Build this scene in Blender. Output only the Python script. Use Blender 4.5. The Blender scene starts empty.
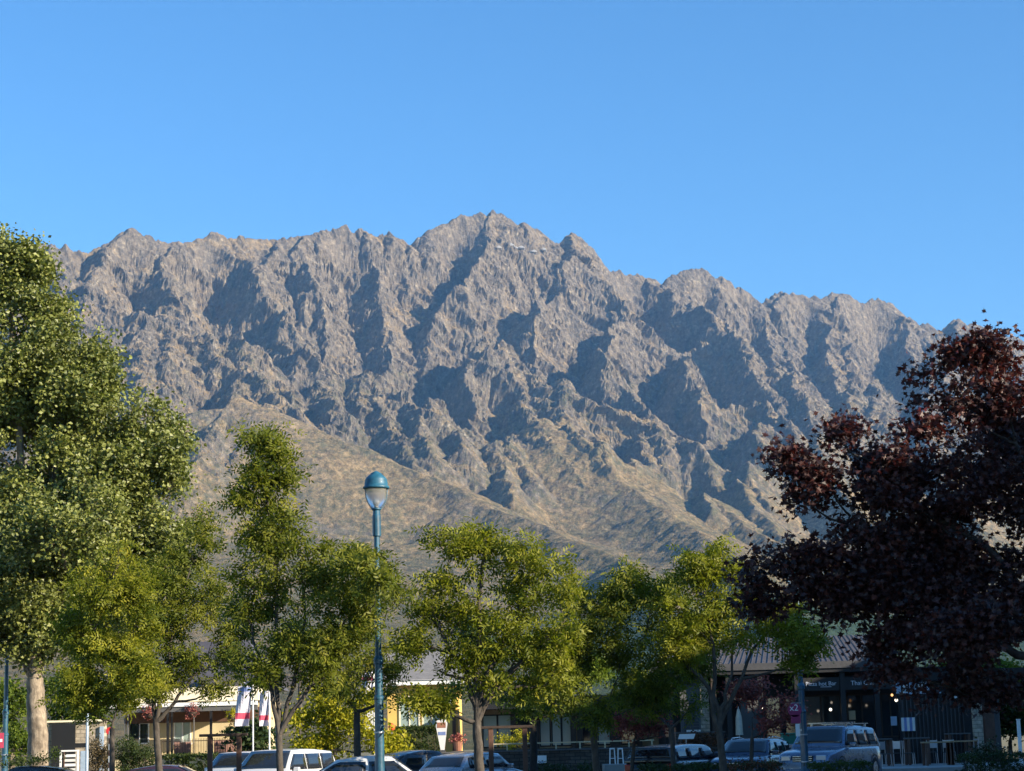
import bpy, bmesh, math, random
import numpy as np
from mathutils import Vector, Matrix, Euler, Quaternion

# ---------------------------------------------------------------- camera, sky, sun, exposure
scene = bpy.context.scene
COL = scene.collection
F = 1950.0; CX = 512.0; CY = 385.5; EYE = 1.65
PITCH = math.atan((745.0 - CY) / F)
ROLL = math.radians(1.5)            # the photograph is tilted slightly
cam_d = bpy.data.cameras.new('camera')
cam_d.sensor_width = 36.0; cam_d.lens = 36.0 * F / 1024.0
cam_d.clip_start = 0.5; cam_d.clip_end = 60000.0
cam = bpy.data.objects.new('camera', cam_d); COL.objects.link(cam)
cam.location = (0, 0, EYE); cam.rotation_mode = 'QUATERNION'
cam.rotation_quaternion = Euler((math.pi / 2 + PITCH, 0, 0)).to_quaternion() @ Quaternion((0, 0, 1), -ROLL)
scene.camera = cam

SUN_EL = math.radians(20.0)
SUN_AZ = math.radians(63.0)          # to the right of straight behind the camera
SUN = Vector((math.sin(SUN_AZ) * math.cos(SUN_EL), -math.cos(SUN_AZ) * math.cos(SUN_EL), math.sin(SUN_EL)))
world = bpy.data.worlds.new('World'); scene.world = world
world.use_nodes = True
wn = world.node_tree; wn.nodes.clear()
sky = wn.nodes.new('ShaderNodeTexSky'); sky.sky_type = 'NISHITA'
sky.sun_disc = False; sky.sun_elevation = SUN_EL
sky.sun_rotation = math.atan2(SUN.x, SUN.y)
sky.altitude = 400; sky.air_density = 1.0; sky.dust_density = 0.0; sky.ozone_density = 4.0
bg = wn.nodes.new('ShaderNodeBackground'); bg.inputs['Strength'].default_value = 0.101
wo = wn.nodes.new('ShaderNodeOutputWorld')
hs = wn.nodes.new('ShaderNodeHueSaturation'); hs.inputs['Saturation'].default_value = 1.17
wn.links.new(sky.outputs[0], hs.inputs['Color']); wn.links.new(hs.outputs[0], bg.inputs[0]); wn.links.new(bg.outputs[0], wo.inputs[0])
sun_d = bpy.data.lights.new('sun', 'SUN'); sun_d.energy = 5.0; sun_d.angle = math.radians(0.5)
sun_d.color = (1.0, 0.87, 0.68)
sun_o = bpy.data.objects.new('sun', sun_d); COL.objects.link(sun_o)
sun_o.rotation_euler = SUN.to_track_quat('Z', 'Y').to_euler()
scene.view_settings.view_transform = 'Standard'; scene.view_settings.look = 'None'
scene.view_settings.exposure = 1.22; scene.view_settings.gamma = 1.0
scene.view_settings.use_curve_mapping = False
scene.render.engine = 'CYCLES'
cy = scene.cycles
cy.use_denoising = True; cy.max_bounces = 6; cy.diffuse_bounces = 3; cy.glossy_bounces = 3
cy.transmission_bounces = 4; cy.transparent_max_bounces = 8; cy.volume_bounces = 0
cy.sample_clamp_indirect = 4.0
try:
    cy.denoising_prefilter = 'ACCURATE'
except Exception:
    pass

# ---------------------------------------------------------------- pixel <-> world
SP, CP = math.sin(PITCH), math.cos(PITCH)
SR, CR = math.sin(ROLL), math.cos(ROLL)
UC = [512.0]
def setu(u): UC[0] = u
def rayd(u, v):
    du, dv = u - CX, v - CY
    a = (du * CR - dv * SR) / F; b = -(du * SR + dv * CR) / F
    return a, CP - SP * b, SP + CP * b
def P(u, v, y):
    a, fy, fz = rayd(u, v)
    return Vector((a * y / fy, y, EYE + fz * y / fy))
def PX(u, y, v=745):
    a, fy, fz = rayd(u, v); return a * y / fy
def PZ(v, y):
    a, fy, fz = rayd(UC[0], v); return EYE + fz * y / fy

# ---------------------------------------------------------------- tags and mesh helpers
def tag(o, label=None, cat=None, group=None, kind=None):
    if label: o['label'] = label
    if cat: o['category'] = cat
    if group: o['group'] = group
    if kind: o['kind'] = kind
    return o
def link_mesh(name, me, mat=None, parent=None):
    o = bpy.data.objects.new(name, me); COL.objects.link(o)
    if mat is not None:
        for m in (mat if isinstance(mat, (list, tuple)) else [mat]): me.materials.append(m)
    if parent is not None: o.parent = parent
    return o
def np_mesh(name, V, Fq, smooth=False):
    """V (n,3); Fq (m,k) faces of equal size k"""
    me = bpy.data.meshes.new(name)
    V = np.ascontiguousarray(V, np.float32); Fq = np.ascontiguousarray(Fq, np.int32)
    m, k = Fq.shape
    me.vertices.add(len(V)); me.vertices.foreach_set('co', V.ravel())
    me.loops.add(m * k); me.loops.foreach_set('vertex_index', Fq.ravel())
    me.polygons.add(m)
    me.polygons.foreach_set('loop_start', np.arange(0, m * k, k, dtype=np.int32))
    me.polygons.foreach_set('loop_total', np.full(m, k, np.int32))
    me.polygons.foreach_set('use_smooth', np.full(m, smooth, bool))
    me.update(calc_edges=True)
    return me
def empty(name, loc=(0, 0, 0), rz=0):
    o = bpy.data.objects.new(name, None); COL.objects.link(o)
    o.location = loc; o.rotation_euler = (0, 0, rz); o.empty_display_size = 0.2
    return o

# ---------------------------------------------------------------- numpy noise
_rng = np.random.RandomState(7)
_perm = np.concatenate([_rng.permutation(256)] * 3)
_ga = _rng.rand(256) * 2 * np.pi
_gx, _gy = np.cos(_ga), np.sin(_ga)
def perlin(x, y):
    xi = np.floor(x).astype(np.int64); yi = np.floor(y).astype(np.int64)
    xf = x - xi; yf = y - yi; xi &= 255; yi &= 255
    def g(ix, iy, dx, dy):
        h = _perm[_perm[ix & 255] + (iy & 255)]
        return _gx[h] * dx + _gy[h] * dy
    u = xf * xf * xf * (xf * (xf * 6 - 15) + 10); w = yf * yf * yf * (yf * (yf * 6 - 15) + 10)
    a = g(xi, yi, xf, yf); b = g(xi + 1, yi, xf - 1, yf)
    c = g(xi, yi + 1, xf, yf - 1); d = g(xi + 1, yi + 1, xf - 1, yf - 1)
    return ((a + u * (b - a)) * (1 - w) + (c + u * (d - c)) * w) * 1.5
def fbm(x, y, o=4, g=0.5):
    s = 0; a = 1.0; n = 0
    for i in range(o):
        s = s + a * perlin(x + 17.3 * i, y - 9.1 * i); n += a; a *= g; x = x * 2.03; y = y * 2.03
    return s / n
def ridged(x, y, o=5, g=0.55):
    s = 0; a = 1.0; w = 1.0; n = 0
    for i in range(o):
        r = 1 - np.abs(perlin(x + 31.7 * i, y + 11.9 * i)); r = r * r
        s = s + a * r * w; n += a; w = np.clip(r * 1.6, 0, 1); a *= g; x = x * 2.1; y = y * 2.1
    return s / n

# ---------------------------------------------------------------- materials
def new_mat(name):
    m = bpy.data.materials.new(name); m.use_nodes = True
    nt = m.node_tree; nt.nodes.clear()
    out = nt.nodes.new('ShaderNodeOutputMaterial'); b = nt.nodes.new('ShaderNodeBsdfPrincipled')
    nt.links.new(b.outputs[0], out.inputs[0])
    return m, nt, b
def ramp(nt, stops, fac=None, interp='LINEAR'):
    r = nt.nodes.new('ShaderNodeValToRGB'); r.color_ramp.interpolation = interp
    e = r.color_ramp.elements
    while len(e) < len(stops): e.new(0.5)
    for i, (p, c) in enumerate(stops):
        e[i].position = p; e[i].color = tuple(c) + (1,) if len(c) == 3 else c
    if fac is not None: nt.links.new(fac, r.inputs[0])
    return r
def noise(nt, scale, detail=4, rough=0.6, vec=None, dist=0.0):
    n = nt.nodes.new('ShaderNodeTexNoise'); n.inputs['Scale'].default_value = scale
    n.inputs['Detail'].default_value = detail; n.inputs['Roughness'].default_value = rough
    n.inputs['Distortion'].default_value = dist
    if vec is not None: nt.links.new(vec, n.inputs['Vector'])
    return n
def mix(nt, fac, a, b, mode='MIX'):
    m = nt.nodes.new('ShaderNodeMix'); m.data_type = 'RGBA'; m.blend_type = mode
    for s, val in ((0, fac), (6, a), (7, b)):
        if hasattr(val, 'is_linked') or hasattr(val, 'links'): nt.links.new(val, m.inputs[s])
        elif s == 0: m.inputs[0].default_value = val
        else: m.inputs[s].default_value = tuple(val) + (1,)
    return m.outputs[2]
def math_n(nt, op, a, b=None, c=None, clamp=False):
    m = nt.nodes.new('ShaderNodeMath'); m.operation = op; m.use_clamp = clamp
    for i, val in enumerate((a, b, c)):
        if val is None: continue
        if hasattr(val, 'links'): nt.links.new(val, m.inputs[i])
        else: m.inputs[i].default_value = val
    return m.outputs[0]
def bump(nt, b, h, strength=0.5, dist=0.05):
    n = nt.nodes.new('ShaderNodeBump'); n.inputs['Strength'].default_value = strength
    n.inputs['Distance'].default_value = dist
    nt.links.new(h, n.inputs['Height']); nt.links.new(n.outputs[0], b.inputs['Normal'])
def mat(name, col, rough=0.6, metal=0.0, var=0.15, scale=6.0, bmp=0.0, bscale=None, spec=None, coat=0.0):
    """painted or raw surface with mottled colour, roughness variation and optional relief"""
    m, nt, b = new_mat(name)
    tc = nt.nodes.new('ShaderNodeTexCoord')
    n = noise(nt, scale, 5, 0.65, tc.outputs['Object'])
    c1 = [max(0, c * (1 - var)) for c in col]; c2 = [min(1, c * (1 + var)) for c in col]
    r = ramp(nt, [(0.3, c1), (0.7, c2)], n.outputs[0])
    nt.links.new(r.outputs[0], b.inputs['Base Color'])
    rr = math_n(nt, 'MULTIPLY_ADD', n.outputs[0], 0.25, rough - 0.12, clamp=True)
    nt.links.new(rr, b.inputs['Roughness'])
    b.inputs['Metallic'].default_value = metal
    if spec is not None: b.inputs['Specular IOR Level'].default_value = spec
    if coat: b.inputs['Coat Weight'].default_value = coat; b.inputs['Coat Roughness'].default_value = 0.05
    if bmp:
        n2 = noise(nt, bscale or scale * 4, 5, 0.6, tc.outputs['Object'])
        bump(nt, b, n2.outputs[0], bmp, 0.02)
    return m
HAZE = 2.7e-5
ERK = 0.020
FORZ = 5.2
SX1, SH1, SX2, SH2 = 21.0, 11.0, 30.0, 13.6
# ---------------------------------------------------------------- the mountain range
CREST = [(-420,225),(-300,240),(-200,236),(-100,246),(0,243),(30,246),(42.5,243.4),(50,243),(58,248),(64.7,244),(71.4,249.4),(91,250.5),(103,245),(117.5,236.4),(131.5,228.6),(144,235.6),(159.7,240.3),(167.5,243.4),(178.4,241.9),(190,241.5),(193.4,240.3),(206,236.4),(217,232.8),(223,234.8),(232.5,238),(252.8,236.9),(263.8,239.5),(277.8,238.8),(304,235.6),(315.3,232.5),(319,232.8),(335,228.1),(342.8,224.2),(350.6,231.3),(364,228.9),(368.6,236.7),(377,236),(388,232.8),(394.4,236),(403.8,243),(408.4,245.3),(425.6,234.4),(439.7,224.2),(456.9,212.5),(466,214.5),(473.4,215.6),(481,212.5),(486,214.8),(492,210),(504.7,215.6),(512.5,228),(518.8,226.6),(523.4,222.7),(531,226.6),(540.6,233.6),(548.4,240.6),(562.5,240.6),(571,232),(579,236),(587.5,246.9),(596.9,259.4),(600.8,266.4),(610,271),(633.8,274.4),(646,277.5),(660,283.8),(676,273.6),(688,270.5),(696,267.8),(708.8,272.8),(715,277.5),(722.8,276.7),(733.8,287.7),(741.6,286.6),(748.8,293.4),(759,303.6),(766,300.5),(784.7,291.9),(797,293.4),(809.7,297.3),(826.9,296.6),(839.4,293),(851.9,296.6),(861,303.6),(873.8,298),(882.8,300.8),(895,309.4),(906,317),(915.6,325.8),(922.6,323.4),(931,328),(939,331),(946.8,325),(957,320),(965.6,324),(976.5,324),(985.9,328),(998,334.4),(1012,336.7),(1024,343),(1060,350),(1110,338),(1170,352),(1260,345),(1400,360),(1500,350)]
_r = random.Random(5); _c2 = []
for _a, _b in zip(CREST[:-1], CREST[1:]):
    _n = max(1, int((_b[0] - _a[0]) / 4)); _c2.append(_a)
    for _i in range(1, _n):
        _t = _i / _n; _c2.append((_a[0] + _t * (_b[0] - _a[0]), _a[1] + _t * (_b[1] - _a[1]) + _r.choice([-1, 1]) * _r.uniform(.3, 2.3) - .6))
CREST = _c2 + [CREST[-1]]
def crest_y(u): return 6650 + 2.7 * u
cu = np.array([c[0] for c in CREST], float)
cpts = np.array([tuple(P(u, v, crest_y(u))) for u, v in CREST])
# fall line of the whole face
A0 = np.array([cpts[cu == 0][0][:2]]).ravel(); A1 = cpts[-1][:2]
dirc = (A1 - A0) / np.linalg.norm(A1 - A0)
FALL = np.array([dirc[1], -dirc[0]])
def smooth_interp(q, xs, ys):
    return np.interp(q, xs, ys)
_qx = np.array([-3000,-1200,-400,0,500,1000,1600,2200,2900,3700,4600,6500,9000])
_qf = np.array([ 1900, 900, 350,0,410, 800,1170,1440,1660,1840,1960,2085,2150])
_qq = np.linspace(-3000, 9000, 1201); _ff = np.interp(_qq, _qx, _qf)
_k = np.ones(41) / 41; _ffs = np.convolve(np.pad(_ff, 20, 'edge'), _k, 'valid')
_s = np.argsort(cpts[:, :2] @ dirc)
_cs = (cpts[:, :2] @ dirc)[_s]; _cz = cpts[:, 2][_s]; _cq = (cpts[:, :2] @ FALL)[_s]
_csS = np.linspace(_cs[0], _cs[-1], 400)
_czS = np.convolve(np.pad(np.interp(_csS, _cs, _cz), 12, 'edge'), np.ones(25) / 25, 'valid')
_cqS = np.convolve(np.pad(np.interp(_csS, _cs, _cq), 12, 'edge'), np.ones(25) / 25, 'valid')
def mean_surf(x, y):
    s = x * dirc[0] + y * dirc[1]; q0 = x * FALL[0] + y * FALL[1]
    q = q0 - np.interp(s, _csS, _cqS)
    top = np.interp(s, _csS, _czS)
    f = np.interp(q, _qq, _ffs)
    return top - f * (top - 20) / 2150.0 , q
def on_surf(u, v, off):
    a, fy, fz = rayd(u, v)
    y = np.arange(2500, 9900, 6.0); x = a / fy * y; z = EYE + fz / fy * y
    m, q = mean_surf(x, y)
    hit = np.nonzero(m + off > z)[0]
    i = hit[0] if len(hit) else int(np.argmax(m + off - z))
    return (x[i], y[i], z[i])
# spur crests traced on the face: (bulge above the mean face in m, side slope, points)
RIDGES = [
 (40,.9,[(131.5,229),(120,238),(108,247),(101,262),(92,280),(85,298),(80,325),(75,360),(70,400)]),
 (40,.9,[(131.5,229),(138,250),(139,268),(143,290),(144,310),(142,338),(140,370),(145,400)]),
 (30,.9,[(178,242),(160,262),(150,285),(158,318),(169,334),(170,350),(168,375),(160,400)]),
 (30,.9,[(178,242),(185,262),(198,285),(207,315),(211,340),(216,368),(220,395),(225,425),(230,470)]),
 (70,1.0,[(217,233),(230,248),(232,262),(229,280),(234,300),(232,318),(236,335),(245,352),(258,342),(266,346)]),
 (40,1.0,[(232,238),(250,262),(258,290),(262,320),(268,345),(272,365),(280,392),(300,420)]),
 (50,1.0,[(211,345),(218,352),(232,365),(237,378),(228,395),(213,420),(200,445)]),
 (55,1.0,[(262,355),(256,372),(262,385),(280,400),(300,415)]),
 (40,1.0,[(277,239),(270,262),(285,290),(290,310),(300,330),(303,345),(312,366),(320,385),(330,405)]),
 (60,1.0,[(304,236),(296,250),(297,275),(302,300),(312,322),(320,345),(316,372),(325,390),(333,412)]),
 (55,1.0,[(319,233),(325,250),(335,275),(345,300),(349,320),(356,345),(362,368),(366,388),(360,402)]),
 (60,1.0,[(343,225),(350,245),(360,262),(350,285),(340,290)]),
 (85,1.1,[(364,229),(372,250),(377,268),(378,288),(376,303),(390,312),(396,330),(394,350),(385,370),(396,385),(408,398),(417,412),(420,432),(428,450)]),
 (70,1.0,[(388,233),(396,250),(400,268),(405,290),(415,305),(428,320),(436,328)]),
 (60,1.0,[(417,412),(408,405),(372,398),(380,415),(395,432),(408,452),(420,468)]),
 (80,1.1,[(403,243),(417,258),(430,272),(440,288),(441,302),(434,320),(432,330)]),
 (60,1.1,[(457,213),(450,232),(446,250),(450,265),(444,280)]),
 (110,1.15,[(492,211),(484,228),(484,245),(482,258),(480,272),(468,290),(458,305),(446,318),(436,328),(447,345),(445,362),(441,380),(434,398),(430,412)]),
 (60,1.0,[(484,262),(494,290),(500,315),(501,335),(505,355),(508,380),(516,395),(524,405),(535,425),(550,445),(565,462),(590,485)]),
 (85,1.1,[(500,345),(486,352),(484,366),(484,382),(478,395),(474,410),(465,428),(458,450)]),
 (60,1.0,[(478,395),(486,410),(500,428),(510,445),(520,462),(535,480)]),
 (60,1.0,[(465,388),(470,405),(482,420),(490,432),(500,455),(505,480),(515,500)]),
 (45,1.0,[(441,380),(448,400),(462,416),(450,440),(438,462),(430,478)]),
 (70,1.0,[(523,224),(528,250),(538,275),(548,295),(562,318),(580,330),(603,342),(625,352),(645,363),(668,377)]),
 (95,1.1,[(562,318),(552,310),(548,326),(548,342),(553,362),(562,382),(567,402),(563,418),(572,432),(590,450),(605,465)]),
 (60,1.0,[(540,360),(532,366),(536,378),(545,392),(560,415),(575,440)]),
 (100,1.1,[(603,342),(618,352),(619,372),(617,388),(609,405),(598,418),(592,432),(600,450),(612,468)]),
 (70,1.0,[(588,398),(580,412),(585,430)]),
 (60,1.0,[(571,233),(574,258),(585,280),(596,305),(612,325),(628,345)]),
 (40,1.0,[(600,266),(612,290),(625,312),(634,330),(638,350)]),
 (50,1.0,[(646,278),(650,292),(640,306)]),
 (50,1.0,[(620,372),(635,392),(645,412),(655,435),(668,455),(680,472),(690,485)]),
 (60,1.0,[(632,430),(634,450),(636,470),(640,490)]),
 (90,1.1,[(660,284),(668,296),(680,302),(690,318),(702,332),(716,346),(730,360),(742,376),(752,392),(764,404),(775,415)]),
 (60,1.0,[(700,332),(690,345),(675,352),(668,365)]),
 (80,1.1,[(696,269),(701,285),(700,300),(706,312),(714,328),(722,342)]),
 (80,1.1,[(741,287),(738,305),(734,325),(738,345),(741,362),(748,378)]),
 (85,1.1,[(723,277),(726,300),(728,318),(730,335)]),
 (90,1.1,[(679,378),(682,392),(688,402),(694,420),(694,440),(690,455),(694,475),(704,492),(716,510)]),
 (50,1.0,[(694,405),(705,415),(720,430),(732,445),(742,460),(752,475),(765,492)]),
 (70,1.0,[(730,360),(735,385),(742,405),(752,420),(756,440),(750,462),(757,485),(770,505)]),
 (90,1.1,[(785,292),(797,302),(805,318),(798,335),(790,352),(794,375),(797,395),(806,412),(816,428),(818,450),(822,470)]),
 (60,1.0,[(784,292),(775,312),(772,330),(778,352),(775,372)]),
 (80,1.1,[(775,415),(785,425),(795,440),(806,455),(815,468)]),
 (90,1.1,[(839,293),(834,315),(826,332),(828,352),(836,368),(845,385),(852,402),(856,425),(860,450)]),
 (80,1.0,[(839,293),(852,315),(861,332),(863,350),(858,362),(866,380),(873,400),(872,420)]),
 (50,1.0,[(810,297),(815,315),(822,330),(824,345)]),
 (100,1.1,[(883,300),(896,318),(903,332),(907,345),(903,362),(912,378),(920,395),(925,420),(930,450)]),
 (80,1.0,[(939,331),(936,350),(942,370),(950,400),(955,440)]),
 (90,1.0,[(957,321),(952,340),(966,355),(985,368),(1005,385),(1015,420)]),
 (80,1.0,[(985,328),(990,345),(1002,365),(1030,400)]),
 (90,1.1,[(1060,350),(1070,380),(1085,420),(1090,470)]),
 (90,1.1,[(1110,338),(1125,380),(1140,430),(1150,480)]),
 (90,1.1,[(1170,352),(1190,400),(1200,450)]),(90,1.1,[(1260,345),(1275,400),(1290,450)]),
 (90,1.1,[(-100,246),(-95,290),(-90,340),(-70,390)]),(90,1.1,[(-200,236),(-190,300),(-170,360)]),
 (80,1.0,[(0,243),(5,280),(15,320),(20,370),(30,420)]),(60,1.0,[(50,243),(48,270),(52,300),(50,330),(45,370)]),
 # lower buttresses and the grassy fans that run across the foot
 (95,.50,[(232,392),(262,406),(300,424),(340,440),(380,455),(430,476),(480,499),(530,522),(580,545),(625,562),(700,590),(800,625)]),
 (60,.8,[(232,392),(224,408),(212,430),(200,452),(192,475)]),(50,.8,[(262,406),(256,420),(246,440),(236,462)]),
 (85,.50,[(545,418),(560,438),(580,457),(604,474),(632,490),(660,508),(690,528),(720,548),(745,562),(790,585),(850,610)]),
 (70,.65,[(694,475),(706,490),(722,506),(742,522),(762,536),(790,552)]),
 (75,.65,[(640,490),(655,497),(672,512),(690,524),(706,536)]),
 (80,.9,[(737,478),(745,490),(752,505),(768,522),(790,540)]),
 (80,.8,[(818,450),(830,475),(850,500),(880,530)]),(80,.8,[(860,450),(880,480),(910,520)]),(80,.8,[(930,450),(950,490),(985,530)]),
]
GULLIES = [
 (110,[(97,255),(92,266),(84,283),(79,298)]),(90,[(133,266),(128,280),(127,290),(135,303),(140,325),(141,345)]),(50,[(154,322),(160,334),(165,346)]),
 (170,[(216,245),(209,258),(205,270),(205,288),(209,305),(212,328),(222,350),(235,362),(243,370),(240,382),(232,396)]),
 (90,[(256,350),(250,362),(258,374),(272,386),(281,396)]),
 (90,[(283,250),(284,268),(288,290),(292,312),(300,330),(306,345)]),(90,[(308,325),(318,350),(326,372),(332,390),(345,402)]),
 (180,[(330,248),(336,262),(339,278),(343,295),(347,318),(356,345),(364,368),(361,390),(354,405),(360,425),(370,442)]),
 (120,[(385,350),(376,362),(370,380)]),(110,[(397,262),(398,280),(402,300),(411,316),(424,328)]),
 (150,[(424,262),(437,279),(443,299),(441,315),(438,325)]),(170,[(476,262),(468,275),(456,290),(447,306),(440,318)]),
 (150,[(420,332),(410,342),(411,358),(414,378),(420,396),(424,410)]),(170,[(466,380),(452,390),(438,402),(426,418),(420,434),(424,452),(440,480)]),
 (150,[(546,312),(530,322),(516,332),(506,340),(506,355),(509,375),(516,392),(525,405)]),
 (180,[(600,352),(588,358),(584,375),(578,392),(566,408),(559,424),(566,440),(582,458)]),(90,[(607,424),(612,440),(622,455)]),
 (200,[(655,290),(641,300),(634,318),(634,336),(642,350),(656,367),(670,380)]),
 (160,[(664,384),(656,398),(652,418),(659,440),(669,457),(682,472)]),(100,[(678,420),(675,440),(678,455),(689,470)]),
 (130,[(690,380),(700,388),(712,402),(724,420),(737,438),(748,455)]),(130,[(685,285),(692,305),(705,325),(718,342),(732,358),(742,372)]),
 (110,[(728,290),(722,310),(725,330),(734,350)]),
 (170,[(756,306),(748,322),(747,345),(754,366),(764,386),(776,405),(788,424)]),(120,[(786,320),(782,345),(785,370),(788,395),(796,415)]),
 (160,[(824,310),(814,330),(808,352),(808,375),(815,395),(826,418),(830,445)]),(100,[(845,350),(842,370),(848,395),(850,420)]),
 (210,[(866,306),(868,328),(873,350),(881,375),(886,400),(890,430),(895,460)]),(120,[(922,328),(922,350),(930,372),(935,400)]),
 (120,[(945,333),(946,355),(958,385),(970,410)]),(140,[(1035,350),(1045,390),(1060,430)]),
 (110,[(745,465),(722,472),(710,476),(715,488),(730,505),(748,518)]),(60,[(612,468),(618,482),(626,494)]),(70,[(688,512),(700,526),(715,538)]),
 (70,[(498,428),(494,445),(489,465),(484,480)]),(60,[(214,412),(203,428),(195,446)]),(60,[(312,395),(300,404),(294,412)]),(90,[(30,250),(30,290),(34,340)]),
]
gsegs = []
for dep, pts in GULLIES:
    w = [on_surf(u, v, -1.3 * dep * min(1, max(0.12, (v - np.interp(u, cu, [c[1] for c in CREST])) / 55))) for i, (u, v) in enumerate(pts)]
    for i in range(len(w) - 1): gsegs.append((w[i], w[i + 1], 1.05))
segs = []
for off, k, pts in RIDGES:
    w = []
    for i, (u, v) in enumerate(pts):
        near = min(abs(u - c[0]) + abs(v - c[1]) for c in CREST)
        if i == 0 and near < 8:
            j = int(np.argmin([abs(u - c[0]) for c in CREST])); w.append(tuple(cpts[j])); continue
        ev = min(1.0, i / 2.0) if near < 60 else 1
        ev *= min(1, max(.12, (565 - v) / 110))
        if k <= .5: ev = 1 - .9 * i / len(pts)
        w.append(on_surf(u, v, off * ev))
    for i in range(len(w) - 1): segs.append((w[i], w[i + 1], k, k <= .5))
for i in range(len(cpts) - 1): segs.append((tuple(cpts[i]), tuple(cpts[i + 1]), 1.05, False))

def terrain_base(x, y):
    # domain warp so the traced crests wander a little
    m, q = mean_surf(x, y)
    wf = np.clip((q - 20) / 220, 0, 1)
    wx = x + wf * 26 * fbm(x / 210, y / 210, 4) + wf * 10 * fbm(x / 60 + 9, y / 60, 3)
    wy = y + wf * 26 * fbm(x / 210 + 40, y / 210, 4) + wf * 10 * fbm(x / 60 + 3, y / 60, 3)
    R = np.full(x.shape, -1e9); FAN = np.full(x.shape, -1e9); G = np.full(x.shape, 1e9)
    for (a, b, k, kind) in segs + [g + ('g',) for g in gsegs]:
        r = 900.0
        lo = min(a[1], b[1]) - r; hi = max(a[1], b[1]) + r
        j0 = np.searchsorted(YS, lo); j1 = np.searchsorted(YS, hi)
        if j1 <= j0: continue
        xl = (min(a[0], b[0]) - r); xh = (max(a[0], b[0]) + r)
        yl = max(lo, 500.0)
        c = np.array([xl / yl, xl / hi, xh / yl, xh / hi])
        i0 = np.searchsorted(SS, c.min()); i1 = np.searchsorted(SS, c.max())
        if i1 <= i0: continue
        X = wx[j0:j1, i0:i1]; Y = wy[j0:j1, i0:i1]
        dx, dy = b[0] - a[0], b[1] - a[1]; L2 = dx * dx + dy * dy + 1e-6
        t = np.clip(((X - a[0]) * dx + (Y - a[1]) * dy) / L2, 0, 1)
        d = np.hypot(X - a[0] - t * dx, Y - a[1] - t * dy)
        if kind == 'g':
            h = a[2] + t * (b[2] - a[2]) + k * d * (0.8 + d / 230)
            G[j0:j1, i0:i1] = np.minimum(G[j0:j1, i0:i1], h); continue
        h = a[2] + t * (b[2] - a[2]) - k * (d - (1 if k == 1.05 else 6) * (1 - np.exp(-d / 10)))
        T = FAN if kind else R
        T[j0:j1, i0:i1] = np.maximum(T[j0:j1, i0:i1], h)
    fan = np.clip((FAN - R) / 60 + .5, 0, 1); R = np.maximum(R, FAN)
    env = np.clip((q + 50) / 250, 0, 1) * np.clip((2700 - q) / 900, 0, 1)
    floor = m - 35 - 150 * env
    floor = np.where(q < 0, m - 60, floor)
    kk = 18.0
    d = (R - floor) / kk
    z = np.where(d > 0, R + kk * np.log1p(np.exp(-np.abs(d))), floor + kk * np.log1p(np.exp(-np.abs(d))))
    G = G + 260 * np.clip((170 - q) / 170, 0, 1)
    z = z - 22 * np.log1p(np.exp(np.clip((z - G) / 22, -30, 30)))   # cut the gullies
    return z, m, q, fan
NS = 1560
SS = np.concatenate([np.linspace(-.60, -.33, 120)[:-1], np.linspace(-.33, .33, NS), np.linspace(.33, .60, 120)[1:]])
YS = np.concatenate([np.linspace(900, 3600, 70)[:-1], np.linspace(3600, 5200, 170)[:-1], np.linspace(5200, 10300, 640)])
X = SS[None, :] * YS[:, None]; Y = np.repeat(YS[:, None], len(SS), 1)
Z, MZ, Q, FANM = terrain_base(X, Y)
# erosion-like rock relief stretched along the fall line
sa = X * dirc[0] + Y * dirc[1]; qa = X * FALL[0] + Y * FALL[1]
rock = np.clip((Q + 100) / 200, 0, 1) * np.clip((2450 - Q) / 900, 0, 1) * (1 - .85 * FANM)
wq = 90 * fbm(sa / 300, qa / 300, 3)
n1 = ridged((sa + wq) / 220 - qa / 500, qa / 260, 5, 0.58) - 0.45
n2 = ridged((sa + .4 * wq) / 88 + qa / 260 + 5, qa / 88 - sa / 300, 4, 0.6) - 0.45
n3 = fbm(X / 24, Y / 24, 4, 0.6) + 1.5 * (ridged(X / 40 + 3, Y / 46, 4, .68) - .45)
_wa = 22 * fbm(X / 130 + 3, Y / 130, 3)
n4 = ridged((.5 * X + .87 * Y + _wa) / 125 + 2, (.87 * X - .5 * Y) / 330, 4, .55) - .45
n5 = ridged((.95 * X - .3 * Y + _wa) / 90 + 8, (.3 * X + .95 * Y) / 200, 4, .55) - .45
nearcrest = 0.10 + 0.90 * np.clip(Q / 200, 0, 1)
Z = Z + rock * (nearcrest * 34 * n1 + nearcrest * 20 * n2 + nearcrest * (30 * n4 + 17 * n5))
low = 1 - rock
Z = Z + low * (14 * fbm(X / 260, Y / 260, 4) + 5 * ridged((sa + wq) / 120, qa / 500, 3))
NZ3 = (0.2 + 0.8 * rock) * (.5 + .5 * nearcrest) * 15 * n3
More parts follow.
